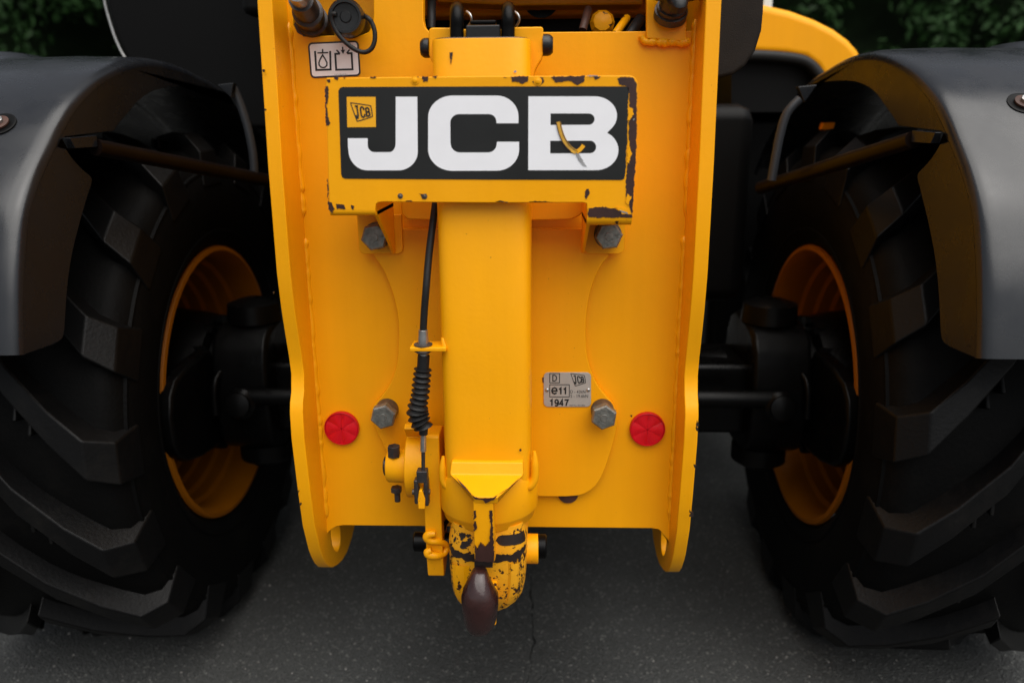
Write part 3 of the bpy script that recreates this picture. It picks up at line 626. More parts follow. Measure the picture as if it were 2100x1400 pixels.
# bellows boot along a bent centre line
cl = [(869, 728), (868, 745), (867, 758), (864, 785), (862, 808), (858, 828), (856, 845), (861, 862), (868, 876), (868, 890)]
C3 = [at(a, b) for a, b in cl]; pts = []; rad = []
mbx = MB(); Q = []
for i in range(len(C3) - 1):
    a = C3[max(i - 1, 0)]; b = C3[i]; c_ = C3[i + 1]; d_ = C3[min(i + 2, len(C3) - 1)]
    for k in range(24):
        t = k / 24; Q.append(0.5 * ((2 * b) + (c_ - a) * t + (2 * a - 5 * b + 4 * c_ - d_) * t * t + (3 * b - a - 3 * c_ + d_) * t ** 3))
Q.append(C3[-1]); s = [0]
for i in range(1, len(Q)): s.append(s[-1] + (Q[i] - Q[i - 1]).length)
for p, l in zip(Q, s):
    t = l / s[-1]
    if t < .17: r = .0084
    elif t > .91: r = .0064
    else:
        w_ = (t - .17) / .74; pitch = 11; tri = abs(((w_ * pitch) % 1) * 2 - 1); r = .0086 + (.0046 + .0012 * w_) * tri + .0022 * math.sin(math.pi * max(0, (w_ - .55) / .45))
    pts.append(p); rad.append(r)
mbx.tube(pts, rad, 22); mbx.build('cable_boot', 'black_rubber', T, ang=70)
p0, p1, p2 = at(868.5, 886), at(868, 926), at(868, 964)
MB().lathe(p0, p1 - p0, [(0, .0042), ((p1 - p0).length * .96, .0042), ((p1 - p0).length, .003)], 18).build('cable_rod', 'zinc_steel', T)
MB().cyl(p1, p2, .0028, n=14).build('cable_rod', 'dark_steel', T)
cv = empty('clevis', at(866, 990), T)
def loc(px, py): return at(px, py) - cv.location
a, b = loc(856, 986), loc(877, 962)
MB().box(a.x, b.x, -.008, .008, a.z, b.z).build('clevis_yoke', 'dark_steel', cv, bevel=.0015)
for (x0, x1, y1) in ((851.5, 859, 1029), (871.5, 879, 1033)):
    a, b = loc(x0, y1), loc(x1, 980); MB().box(a.x, b.x, -.008, .008, a.z, b.z).build('clevis_prong', 'dark_steel', cv, bevel=.0025)
a, b = loc(846, 1008), loc(882, 1008); MB().cyl((a.x, 0, a.z), (b.x, 0, b.z), .0042, n=16).build('clevis_pin', 'washer_steel', cv)

# ---- latch arm and pivot
YA = -.098
xa0, xa1 = PY(869, 1000, YA).x, PY(904, 1000, YA).x
def zA(py): return PY(885, py, YA).z
pro = [(YA + .040, zA(893)), (YA + .004, zA(893)), (YA, zA(897)), (YA - .001, zA(945)), (YA - .004, zA(1000)), (YA - .003, zA(1080)), (YA + .001, zA(1150)), (YA + .006, zA(1184)), (YA + .014, zA(1190)), (YA + .05, zA(1180)), (YA + .060, zA(1090)), (YA + .062, zA(980)), (YA + .055, zA(900))]
la = MB().prism(pro, 'x', xa0, xa1).build('latch_arm', 'yellow_paint', T, bevel=.002)
xd0, xd1 = PY(831, 965, YA + .01).x, xa0 + .001
zd = PY(850, 958, YA + .03).z; dy = YA + .040
dis = [(dy + .046 * math.cos(R(a)), zd + .050 * math.sin(R(a))) for a in range(100, 300, 8)] + [(dy + .05, zd - .045), (dy + .05, zd + .055), (dy - .02, zd + .075), (dy - .03, zd + .07)]
MB().prism(dis, 'x', xd0, xd1).build('pivot_cheek', 'yellow_paint', T, bevel=.0025)
a, b = PY(790, 966, YA + .02), PY(833, 966, YA + .02); MB().lathe((a.x, dy, a.z), (1, 0, 0), [(0, .0225), (.003, .0250), (b.x - a.x + .004, .0262)], 40).build('pivot_barrel', 'yellow_paint', T, bevel=0)
q = PY(782, 962, YA + .02); MB().lathe((q.x, dy, a.z), (1, 0, 0), [(0, .011), (.0015, .0145), (a.x - q.x + .001, .0150)], 28).build('barrel_cap', 'black_plastic', T)
q = PY(808, 928, dy - .012); MB().cyl((q.x, dy - .012, q.z - .006), (q.x, dy - .012, q.z + .0115), .0098, n=6).build('barrel_bolt', 'dark_steel', T, bevel=.001)
q = PY(813, 1003, dy - .006); MB().cyl((q.x, dy - .006, q.z - .004), (q.x, dy - .006, q.z + .004), .0088, n=6).build('barrel_nut', 'dark_steel', T, bevel=.0006)
MB().cyl((q.x + .001, dy - .006, q.z - .020), (q.x + .001, dy - .006, q.z), .0046, n=18).build('barrel_stud', 'dark_steel', T, bevel=.0006)
# tongue held in the clevis
t0 = PY(860, 1037, YB); t1 = PY(873, 1000, YB); MB().prism([(t0.x, t0.z), (t1.x - .001, t0.z), (t1.x, t0.z + .016), (t0.x + .006, t1.z), (t0.x + .002, t1.z), (t0.x - .0005, t0.z + .014)], 'y', YB - .010, YB + .020).build('latch_tongue', 'worn_yellow_paint', la, bevel=.0012)
# two bent wire eyes on the arm and a dark ring through them
for pp in ([(893, 1094), (880, 1095), (875, 1101), (882, 1108), (897, 1110), (910, 1113), (916, 1118)], [(885, 1128), (877, 1131), (880, 1137), (895, 1139), (908, 1136), (915, 1128), (917, 1120)]):
    MB().tube([PY(a, b, YA - .006 + .016 * max(0, (a - 893) / 24)) for a, b in pp], [.0045, .0062, .0064, .0056, .005, .005, .0046], 12, sub=4).build('wire_eye', 'yellow_paint', la)
MB().tube([PY(919 + 12 * math.sin(t) + 4 * math.cos(t), 1094 - 30 * math.cos(t), YA + .022 - .006 * math.sin(t)) for t in [2 * math.pi * k / 24 for k in range(25)]], .0036, 10).build('chain_ring', 'black_paint', T)

# ---- hitch head: collar, guide wedge, rib, jaw, tongue
yh = -.080
def cx_at(a, b, py, Y): return (PY(a, py, Y).x + PY(b, py, Y).x) / 2, (PY(b, py, Y).x - PY(a, py, Y).x) / 2
xc, rc = cx_at(904, 1103, 1040, yh)
z0, z1 = PY(1000, 992, yh - rc * .8).z, PY(1000, 1073, yh - rc * .8).z
MB().lathe((xc, yh, z0 + .014), (0, 0, -1), [(0, rc * .80), (.008, rc * .93), (.018, rc), (z0 - z1 + .006, rc), (z0 - z1 + .010, rc * .985), (z0 - z1 + .014, rc * .94), (z0 - z1 + .022, rc * .93), (z0 - z1 + .025, rc * .89)], 64).build('hitch_collar', 'yellow_paint', T)
# fillet welds at both shoulders
for pp, r in (([(1096, 925), (1097, 950), (1096, 980), (1086, 996), (1070, 1002)], .0055), ([(909, 935), (908, 960), (910, 985), (922, 998), (940, 1004)], .0055)):
    pt_ = [PY(a, b, -.118) for a, b in pp]; MB().tube(pt_, [.002, r, r * 1.1, r * 1.25, .003], 12, sub=5).build('weld_bead', 'yellow_paint', T)
YW0, YW1 = YT0 - .001, -.196
za, zb, zc_ = PY(1000, 946, YW0 - .005).z, PY(1000, 972, YW0 - .010).z, PY(995, 1019, YW1).z
def X(px, py, Y): return PY(px, py, Y).x
top = [(X(928, 946, YW0), YW0 + .02, za), (X(1072, 946, YW0), YW0 + .02, za)]
vs = [(X(928, 946, YW0), YW0 + .03, za), (X(1071, 946, YW0), YW0 + .03, za), (X(926, 946, YW0), YW0 - .005, za - .001), (X(1073, 946, YW0), YW0 - .005, za - .001),
      (X(924, 972, YW0), YW0 - .012, zb), (X(1074, 972, YW0), YW0 - .012, zb), (X(971, 1019, YW1), YW1, zc_), (X(1021, 1018, YW1), YW1, zc_),
      (X(924, 972, YW0), YW0 + .03, zb - .012), (X(1074, 972, YW0), YW0 + .03, zb - .012), (X(972, 1019, YW1), YW1 + .004, zc_ - .012), (X(1020, 1018, YW1), YW1 + .004, zc_ - .012)]
fs = [(0, 1, 3, 2), (2, 3, 5, 4), (4, 5, 7, 6), (6, 7, 11, 10), (4, 6, 10, 8), (5, 9, 11, 7), (8, 10, 11, 9), (0, 2, 4, 8), (1, 9, 5, 3), (0, 8, 9, 1)]
MB().add(vs, fs).build('guide_wedge', 'yellow_paint', T, bevel=.0022)
# rib below the wedge
YR = YW1 + .004
rib = [(YR, zc_ - .004), (YR + .001, PY(990, 1080, YR).z), (YR + .006, PY(990, 1153, YR).z), (YR + .02, PY(990, 1166, YR).z), (YR + .075, PY(990, 1150, YR + .05).z), (YR + .075, zc_ - .004)]
rx0_, rx1_ = X(971, 1080, YR), X(1012, 1080, YR)
rb = MB().prism(rib, 'x', rx0_, rx1_).build('rib', 'yellow_paint', T, bevel=.0018)
def onrib(poly, Yo=-.0006, m='brown_primer', amp=1.2): chips('bare_primer', poly, YR + Yo, m, rb, th=.0002, amp=amp, step=3.2)
onrib([[(971, 1046), (976, 1045), (977, 1060), (971.5, 1066)], [(971.5, 1068), (977, 1067), (978, 1085), (972, 1090)], [(1003, 1046), (1010, 1045), (1011, 1100), (1011, 1118), (1003, 1116), (1006, 1075)]])
rw = MB().prism(xz(jag([(973, 1118), (980, 1128), (985, 1112), (994, 1122), (1003, 1113), (1012, 1110), (1013, 1153), (974, 1150)], 1.2, 3.5), YR - .0006), 'y', YR - .0006, YR + .006).build('bare_primer', 'brown_primer', rb, smooth=False)
chips('bare_primer', [[(968, 1014), (980, 1021), (1010, 1021), (1022, 1013), (1013, 1024), (1000, 1029), (996, 1031), (990, 1025), (974, 1023)]], YW1 - .0012, 'brown_primer', T, th=.0004, amp=.9, step=3)
for pl in ([(933, 976), (955, 998), (968, 1014), (966, 1014), (950, 999)], [(1066, 978), (1044, 999), (1022, 1013), (1026, 1012), (1048, 998)]):
    mb = MB(); tt = [(YW0 - .012) + (YW1 - YW0 + .012) * t for t in (0.15, .55, 1.0, 1.0, .55)]
    mb.add([PY(a, b, y - .0022) for (a, b), y in zip(pl, tt)], [(0, 1, 2, 3, 4)]); mb.build('bare_primer', 'brown_primer', T, smooth=False)

# jaw of the hitch
yj = -.086; xj, rj = cx_at(919, 1082, 1150, yj - .03)
zj0, zj1 = PY(1000, 1085, yj - rj).z, PY(1000, 1245, yj - rj).z
def jring(z, k, kd, n=40, cut=0.0): return [(xj + rj * k * math.copysign(abs(math.cos(a)) ** .6, math.cos(a)), yj + rj * kd * math.copysign(abs(math.sin(a)) ** .8, math.sin(a)), z) for a in [2 * math.pi * i / n for i in range(n)]]
h = zj0 - zj1
JR = [(1062, 926, 1076, .94), (1082, 924, 1078, .95), (1090, 922, 1080, .97), (1104, 920, 1082, 1.0), (1160, 922, 1080, 1.0), (1190, 925, 1077, .95), (1212, 929, 1072, .87), (1228, 938, 1061, .77), (1241, 955, 1046, .65), (1252, 985, 1030, .5)]
def jawpt(py, ang, lift=0.0):
    """point of the jaw's surface at photo row py (of its front) and angle ang (270 = towards the tow bar)"""
    k = 0
    while k < len(JR) - 2 and JR[k + 1][0] < py: k += 1
    t = (py - JR[k][0]) / (JR[k + 1][0] - JR[k][0]); l, r_, kd = [JR[k][i] * (1 - t) + JR[k + 1][i] * t for i in (1, 2, 3)]
    Yv = yj - .03; x0, x1 = PY(l, py, Yv).x, PY(r_, py, Yv).x; c, sn = math.cos(R(ang)), math.sin(R(ang))
    return ((x0 + x1) / 2 + (x1 - x0) / 2 * (1 + lift) * math.copysign(abs(c) ** .42, c), yj + rj * kd * (1 + lift) * math.copysign(abs(sn) ** .45, sn), PY(1000, py, yj - .03).z)
mb = MB(); mb.loft([[jawpt(q[0], 360 * i / 48) for i in range(48)] for q in JR]); mb.build('hitch_jaw', 'very_worn_yellow_paint', T, ang=30)
# flakes too small to count: along the left edge and over the right face
mb = MB()
for k in range(230):
    if k < 80: ang, py = random.gauss(218, 9), random.uniform(1110, 1215)
    else: ang, py = random.gauss(312, 13), random.uniform(1126, 1222)
    sz = random.uniform(.6, 2.4); n = 7; q = []
    for i in range(n):
        t = 2 * math.pi * i / n; q.append(jawpt(py + sz * random.uniform(.8, 2.2) * math.sin(t), ang + sz * random.uniform(.5, 1.2) * math.cos(t), .012))
    mb.add(q, [tuple(range(n))])
mb.build('paint_flakes', 'dark_primer_edge', T, smooth=False)['kind'] = 'stuff'
# dark greasy grooves round the neck of the jaw
def band(p0, p1, a0, a1, amp, sag=0.0, sq=8):
    mb = MB(); n = 60; ra = [[], []]; wz = [0, 0]
    for i in range(n + 1):
        u_ = abs(i / n - .5) * 2; ed = u_ ** sq
        for k, p in ((0, p0), (1, p1)):
            wz[k] = wz[k] * .72 + random.uniform(-amp, amp)
            ra[k].append(jawpt(p + wz[k] - sag * u_ * u_ + (p1 - p0) * .42 * ed * (1 if k == 0 else -1), a0 + (a1 - a0) * i / n, .014))
    mb.loft([ra[0], ra[1]], cap=False, closed=False); return mb.build('bare_primer', 'dark_primer_edge', T)
band(1077, 1097, 272, 334, .3, 0, 26); band(1113, 1129, 206, 335, 2.2, 14)
for k in range(16):      # broken patches on the neck's left side and below the dark band
    ang, py = (random.uniform(210, 262), random.uniform(1078, 1100)) if k < 9 else (random.choice([random.uniform(206, 224), random.uniform(296, 330)]), random.uniform(1124, 1148))
    mb = MB(); q = []; n = 18; sx, sy = random.uniform(2.5, 7.5), random.uniform(2.0, 5.5)
    for i in range(n):
        t = 2 * math.pi * i / n; w_ = random.uniform(.6, 1.25); q.append(jawpt(py + sy * w_ * math.sin(t), ang + sx * w_ * math.cos(t), .015))
    mb.add(q, [tuple(range(n))]); mb.build('bare_primer', 'dark_primer_edge', T, smooth=False)
mb = MB(); mb.loft([[jawpt(py, a_, l_) for a_, l_ in ((283, .0), (286, .055), (292, .06), (300, .045), (312, .0))] for py in (1132, 1140, 1170, 1200, 1222, 1236)], cap=False, closed=False); mb.build('jaw_ridge', 'very_worn_yellow_paint', T, ang=25)
mb = MB(); mb.loft([[jawpt(py, a_, l_) for a_, l_ in ((222, .0), (226, .035), (240, .045), (256, .045), (262, .0))] for py in (1138, 1146, 1175, 1205, 1220, 1230)], cap=False, closed=False); mb.build('jaw_cheek', 'worn_yellow_paint', T, ang=25)
# right boss with pin head, pin end on the left
a, b = PY(1072, 1124, yj), PY(1104, 1124, yj)
MB().lathe((a.x, yj, a.z), (1, 0, 0), [(0, .0225), (b.x - a.x - .001, .0225), (b.x - a.x, .0215)], 36).build('pin_boss', 'worn_yellow_paint', T)
a, b = PY(1103, 1120, yj), PY(1121, 1120, yj); MB().lathe((a.x, yj, a.z), (1, 0, 0), [(-.002, .0185), (b.x - a.x - .002, .0185), (b.x - a.x, .0165)], 32).build('pin_head', 'black_paint', T)
a, b = PY(849, 1110, yj + .02), PY(930, 1110, yj + .02); MB().lathe((a.x, yj + .02, a.z), (1, 0, 0), [(0, .0135), (.002, .0155), (b.x - a.x, .0155)], 28).build('pin_end', 'black_paint', T)
# red-brown hook tongue, loft of level sections
rows = [(1167, 980, 990, -.186, .008), (1170, 974, 995, -.190, .014), (1180, 968, 999, -.197, .024), (1200, 959, 1004, -.206, .034), (1225, 949, 1013, -.214, .046), (1246, 944, 1021, -.218, .057), (1264, 945, 1021, -.217, .062), (1280, 947, 1019, -.213, .062), (1292, 949, 1017, -.208, .059), (1300, 953, 1013, -.204, .055), (1304, 958, 1007, -.200, .048), (1305, 966, 1000, -.195, .040)]
rings = []
for (py, a, b, yf, dp_) in rows:
    l, r_ = PY(a, py, yf + .012), PY(b, py, yf + .012); cxx, hw = (l.x + r_.x) / 2, (r_.x - l.x) / 2; z = PY((a + b) / 2, py, yf).z
    rings.append([(cxx + hw * math.copysign(abs(math.cos(t)) ** .75, math.cos(t)), yf + dp_ / 2 + dp_ / 2 * math.copysign(abs(math.sin(t)) ** .9, math.sin(t)), z) for t in [2 * math.pi * k / 36 for k in range(36)]])
hk = MB().loft(rings).build('hook_tongue', 'red_brown_hook', T, ang=80)
# hook shank joining the tongue to the jaw
l, r_ = PY(985, 1200, -.16), PY(1030, 1200, -.16); zz0, zz1 = PY(1000, 1215, -.17).z, PY(1000, 1262, -.17).z
MB().prism([(-.185, zz0), (-.10, zz0 + .01), (-.06, zz1 + .01), (-.14, zz1 + .002), (-.186, zz1 - .006)], 'x', l.x, r_.x - .008).build('hook_shank', 'worn_yellow_paint', T, bevel=.003)
MB().box(X(974, 1150, -.166), X(1011, 1150, -.166), -.176, -.14, PY(990, 1163, -.176).z, PY(990, 1150, -.176).z).build('jaw_slot', 'dark_primer_edge', T)

# scattered nicks in the paint: back plate, plates' edges, tube
chips('bare_primer', [[(1292, 851), (1297, 850), (1295, 855)], [(575, 323), (578, 322), (577, 326)], [(634, 668), (636, 667), (636, 671)]], -.0002, 'brown_primer', T, th=.0003, amp=.5, step=2)
chips('bare_primer', [[(922, 108), (929, 107), (927, 120), (925, 134), (923, 120)], [(1065, 921), (1069, 919), (1070, 924), (1066, 926)], [(1057, 949), (1063, 950), (1061, 952)]], YT0 - .0006, 'brown_primer', T, th=.0002, amp=.5, step=2)
chips('steel_fleck', [[(1053, 147), (1057, 144), (1060, 147), (1056, 150)]], YT0 - .0006, 'bare_steel_fleck', T, th=.0002, amp=.3, step=2)
for s, lst in ((-1, [(540, 145, 3), (543, 225, 2.5), (617, 888, 6), (618, 900, 6), (612, 1008, 2), (616, 1034, 2), (655, 1150, 5), (560, 600, 2)]), (1, [(1431, 870, 6), (1430, 880, 4), (1426, 957, 4), (1418, 1054, 6), (1405, 900, 2), (1402, 925, 2), (1391, 1062, 5), (1416, 990, 2)])):
    for (a, b, q) in lst:
        polys = MB()
        p = PXp(a, b, s * (XO - .004)); yv = p.y - .0022; polys.prism([(x_, z_) for x_, z_ in xz(jag([(a - q * .5, b - q), (a + q * .5, b - q * .6), (a + q * .4, b + q), (a - q * .4, b + q * .8)], q * .3, 2), yv)], 'y', yv, yv + .004)
        polys.build('bare_primer', 'dark_primer_edge', T, smooth=False)

# ================================================================== chassis, axle and body seen through the gaps
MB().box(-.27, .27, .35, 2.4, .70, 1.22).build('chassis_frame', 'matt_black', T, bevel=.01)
bz = PY(1000, 33, .28).z
MB().box(-.27, .27, .035, .9, 1.40, 1.85).build('boom_shade_box', 'yellow_paint', T, bevel=.02)  # unseen box above the frame, added to shade the opening below
mb = MB().box(PY(860, 20, .28).x, PY(1335, 20, .28).x, .28, 2.2, bz, bz + .34); mb.build('boom', 'yellow_paint', T, bevel=.012)
c = PY(1110, -2, .279); MB().cyl((c.x, .274, c.z), (c.x, .2795, c.z), .031, n=32).build('boom_port', 'black_paint', T)
mb = MB().prism([(PY(895, 0, .22).x, PY(895, 5, .22).z), (PY(1060, 0, .22).x, PY(1060, 12, .22).z), (PY(1320, 0, .22).x, PY(1320, 10, .22).z), (PY(1320, 0, .22).x, PY(1320, -40, .22).z), (PY(895, 0, .22).x, PY(895, -40, .22).z)], 'y', .22, .279); mb.build('boom_head', 'yellow_paint', T, bevel=.004)
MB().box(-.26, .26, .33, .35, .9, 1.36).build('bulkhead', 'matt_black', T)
kn = PY(1236, 50, .10); MB().lathe((kn.x, .13, kn.z), (0, -1, .15), [(0, .012), (.01, .018), (.022, .019), (.03, .014), (.033, .004)], 10).build('release_knob', 'worn_yellow_paint', T, ang=30)
for (a, b, c_, d_, r, m) in ((1262, 70, 1285, 38, .006, 'worn_yellow_paint'), (1290, 74, 1312, 40, .008, 'black_rubber'), (1195, 62, 1206, 20, .006, 'rust_brown'), (884, 60, 886, -10, .0065, 'black_rubber')):
    MB().tube([PY(a, b, .06), PY((a + c_) / 2, (b + d_) / 2, .07), PY(c_, d_, .10)], r, 12, sub=3).build('hose', m, T)

AX = Vector((0, .6208, .58))
MB().lathe((-.5, AX.y, AX.z), (1, 0, 0), [(0, .085), (.12, .075), (.2, .07), (.36, .095), (.42, .14), (.58, .14), (.64, .095), (.8, .07), (.88, .075), (1.0, .085)], 36).build('axle_tube', 'black_paint', T)
MB().box(-.56, .56, AX.y - .10, AX.y + .09, AX.z - .09, AX.z + .075).build('axle_beam', 'black_paint', T, bevel=.012)
MB().cyl((-.60, AX.y - .17, AX.z + .02), (.60, AX.y - .17, AX.z + .02), .019, n=20).build('track_rod', 'black_paint', T)
MB().cyl((-.34, AX.y - .15, AX.z + .125), (.34, AX.y - .15, AX.z + .125), .03, n=24).build('steer_cylinder', 'black_paint', T)

# ---- wheels
def wheel(s):
    xc = s * .927; root = empty('wheel', (xc, AX.y, AX.z), T)
    def ring(x, r, n=72): return [(-s * x, r * math.cos(2 * math.pi * i / n), r * math.sin(2 * math.pi * i / n)) for i in range(n)]
    half = [(.218, .316), (.232, .330), (.243, .345), (.258, .40), (.265, .445), (.262, .490), (.247, .525), (.222, .541), (.12, .548)]
    sec = half + [(0, .550)] + [(-a, b) for a, b in half[::-1]]
    MB().loft([ring(a, b) for a, b in sec], cap=False).build('tyre', 'tyre_rubber', root, ang=50)
    # raised rings on the sidewall
    for rr_ in (.362, .50):
        xx = .2475 if rr_ < .4 else .2585
        MB().loft([ring(xx + a, rr_ + b) for a, b in ((-.004, -.006), (.0025, -.003), (.0025, .003), (-.005, .006))], cap=False).build('sidewall_ring', 'tyre_rubber', root)
    rim = [(.222, .316), (.232, .326), (.239, .323), (.240, .314), (.225, .303), (.19, .299), (.170, .298), (.163, .288), (.135, .286), (.128, .276), (.100, .274), (.093, .264), (.065, .262), (.058, .252), (.03, .250), (.02, .238), (-.02, .232), (-.04, .20), (-.045, .10)]
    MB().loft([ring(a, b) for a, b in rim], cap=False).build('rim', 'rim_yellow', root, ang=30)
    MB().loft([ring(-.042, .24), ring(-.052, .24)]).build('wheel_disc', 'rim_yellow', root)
    MB().loft([ring(a, b, 40) for a, b in ((-.04, .19), (.06, .19), (.075, .18), (.13, .175), (.18, .17), (.205, .165), (.235, .158), (.24, .13), (.30, .12), (.36, .10))]).build('hub', 'black_paint', root, ang=30)
    for k in range(16):
        a = 2 * math.pi * k / 16; MB().cyl((-s * .20, .150 * math.cos(a), .150 * math.sin(a)), (-s * .246, .150 * math.cos(a), .150 * math.sin(a)), .013, n=6).build('hub_bolt', 'black_paint', root)
    # tread lugs: inner half near the machine and outer half, chevrons pointing up at the rear
    for side in (1, -1):
        st = [(.02, -.42, .022, .034), (.09, -.25, .026, .038), (.165, -.11, .030, .044), (.222, -.012, .036, .052)]     # x, angle, half widths at top and base
        rings = []
        for (x, a, wt, wb) in st:
            rb_, rt_ = (.535, .584) if x < .2 else (.520, .581); q = []
            for (wd, rad, sg) in ((wb, rb_, -1), (wt, rt_, -1), (wt, rt_, 1), (wb, rb_, 1)):
                an = a + sg * wd / rad; q.append((-s * side * x, rad * math.cos(an), rad * math.sin(an)))
            rings.append(q)
        q = []
        for (wd, rad, sg, xx) in ((.050, .470, -1, .2665), (.040, .545, -1, .262), (.040, .545, 1, .262), (.050, .470, 1, .2665)):
            an = .022 + sg * wd / rad; q.append((-s * side * xx, rad * math.cos(an), rad * math.sin(an)))
        rings.append(q)
        mb = MB().loft(rings)
        for xx in (.10, .125):     # small tie bars in front of the lug
            an = -.235 + (xx - .09) * 1.8 + .062
            mb.add([(-s * side * (xx + dx), rad * math.cos(an + da), rad * math.sin(an + da)) for dx in (-.004, .004) for (rad, da) in ((.54, .03), (.572, .03), (.566, -.03), (.54, -.03))], [(0, 1, 2, 3), (4, 7, 6, 5), (0, 4, 5, 1), (1, 5, 6, 2), (2, 6, 7, 3)])
        me = mb.mesh('tread_lug'); N_ = 17
        for k in range(N_):
            o = link('tread_lug', me, 'lug_rubber', root, bevel=.005) ; o.rotation_euler.x = 2 * math.pi * (k + (.5 if side < 0 else (.32 if s < 0 else .05))) / N_
    return root
for s in (-1, 1): wheel(s)
# swivel knuckles and fittings at the axle ends
for s in (-1, 1):
    k = MB()
    pr = smoothpoly([(AX.y - .16, .50), (AX.y - .16, .70), (AX.y - .10, .75), (AX.y + .12, .75), (AX.y + .12, .44), (AX.y - .10, .44)], 2)
    k.prism(pr, 'x', s * .53, s * .655); k.build('steering_knuckle', 'black_paint', T, bevel=.012, seg=3)
    MB().prism(smoothpoly([(.285, .53), (.285, .64), (.34, .69), (.55, .70), (.55, .46), (.36, .48)], 1), 'x', s * .665, s * .70).build('steering_arm', 'black_paint', T, bevel=.01)
    MB().lathe((s * .585, AX.y - .05, .40), (0, 0, 1), [(0, .045), (.012, .062), (.05, .062), (.06, .05), (.33, .05), (.345, .062), (.385, .058), (.395, .03)], 28).build('king_pin', 'black_paint', T)
    MB().lathe((s * .585, AX.y - .175, .585), (0, -1, .2), [(0, .03), (.012, .034), (.02, .026), (.03, .026), (.034, .012)], 20).build('ball_joint', 'black_paint', T)
    MB().tube([(s * .62, AX.y - .10, .66), (s * .64, AX.y - .17, .64), (s * .645, AX.y - .18, .56)], .007, 10, sub=5).build('hose', 'black_paint', T)

# ---- grey mudguards: a sheet that follows the tyre, with an inward cheek at the top
def guard(s):
    XE = .667
    root = empty('mudguard', (s * .92, AX.y, 1.25), T); off = Vector((-s * .92, -AX.y, -1.25))
    # the sheet's inner edge, from the lower rear end over the top to the front
    run = [(-.124, .862), (-.115, .90), (-.100, .955), (-.081, 1.008), (-.058, 1.058), (-.022, 1.103), (.025, 1.147), (.060, 1.178), (.105, 1.211), (.165, 1.242), (.22, 1.263), (.30, 1.284), (.39, 1.295), (.50, 1.293), (.60, 1.280), (.70, 1.262), (.85, 1.212), (1.0, 1.135), (1.1, 1.05)]
    fine = []
    for i in range(len(run) - 1):
        a = run[max(i - 1, 0)]; b = run[i]; c = run[i + 1]; d = run[min(i + 2, len(run) - 1)]
        for k in range(5):
            t = k / 5; fine.append(tuple(0.5 * (2 * b[j] + (c[j] - a[j]) * t + (2 * a[j] - 5 * b[j] + 4 * c[j] - d[j]) * t * t + (3 * b[j] - a[j] - 3 * c[j] + d[j]) * t ** 3) for j in (0, 1)))
    fine.append(run[-1]); n = len(fine); nor = []
    for i in range(n):
        a = fine[max(i - 1, 0)]; b = fine[min(i + 1, n - 1)]; dx, dz = b[0] - a[0], b[1] - a[1]; l = math.hypot(dx, dz); nor.append((-dz / l, dx / l))
    across = [(.667, -.016), (.6672, -.011), (.6685, -.006), (.671, -.002), (.675, .001), (.682, .0035), (.692, .005), (.72, .0065), (.80, .008), (.90, .006), (.918, .007), (.926, .012), (.934, .0165), (.945, .018), (1.05, .016), (1.14, .006), (1.18, -.012), (1.20, -.035), (1.202, -.07)]
    rings = []
    for (yy, zz), (ny, nz) in zip(fine, nor):
        o = [(s * x, yy + ny * h, zz + nz * h) for x, h in across]
        i_ = [(s * (x + (.004 if x < .67 else (-.004 if x > 1.19 else 0))), yy + ny * (h - .004), zz + nz * (h - .004)) for x, h in across]
        rings.append([tuple(Vector(p) + off) for p in o + i_[::-1]])
    MB().loft(rings).build('guard_shell', 'mudguard_plastic', root, ang=60)
    def yzp(l): return [(p.y, p.z) for p in (PXp(a, b, -XE) for a, b in l)]
    edge = [(f[0] - q[0] * .013, f[1] - q[1] * .013) for f, q in zip(fine, nor)]
    def cheek(name, outer, inn, x0=.667, x1=.6712):
        MB().prism([(p[0] + off.y, p[1] + off.z) for p in outer + inn], 'x', s * x0 + off.x, s * x1 + off.x).build(name, 'mudguard_plastic', root, bevel=.0012)
    # upper cheek with its arch, lower cheek below the stay opening
    arch = smoothpoly(yzp([(234, 269), (245, 252), (267, 228), (285, 204), (314, 186), (346, 178), (393, 178), (440, 184), (470, 193)]), 2, False)
    up = [p for p in edge if .045 < p[0] < .80 and p[1] > 1.15]
    cheek('guard_cheek', up, arch[::-1] + yzp([(134, 281)]))
    low = [p for p in edge if p[1] < yzp([(118, 297)])[0][1] and p[0] < .2]
    inn = smoothpoly(yzp([(136, 306), (150, 327), (170, 348), (187, 361), (190, 372), (178, 408), (160, 470), (146, 530), (138, 590), (134, 650), (132, 684), (127, 696), (110, 706)]), 1, False)
    cheek('guard_cheek', low, inn)
    cheek('guard_ledge', yzp([(128, 283), (184, 278), (186, 302), (140, 305)]), [], .655, .669)
    # fixing on the crown, its recess shade painted as a proud black disc
    c = PY(4, 252, .075) if s < 0 else PY(2098, 209, .075)
    tp = (4, 252) if s < 0 else (2097, 210)
    j = min([k for k in range(n) if fine[k][0] < .25], key=lambda k: abs(PY(tp[0], tp[1], fine[k][0] + nor[k][0] * .008).z - fine[k][1] - nor[k][1] * .008)); c = PY(tp[0], tp[1], fine[j][0])
    ny, nz = nor[j]; d = Vector((0, ny, nz)); c = Vector((c.x, fine[j][0], fine[j][1])) + d * .0075 + off
    MB().lathe(c - d * .004, d, [(0, .024), (.0050, .024), (.0058, .022), (.0052, .020)], 32).build('fixing_recess_shade', 'matt_black', root)
    MB().lathe(c + d * .002, d, [(0, .0145), (.0025, .0145), (.003, .013)], 24).build('fixing_washer', 'rust_brown', root)
    MB().cyl(c + d * .004, c + d * .010, .0085, n=6).build('fixing_bolt', 'zinc_steel', root, bevel=.001)
    return root
for s in (-1, 1): guard(s)
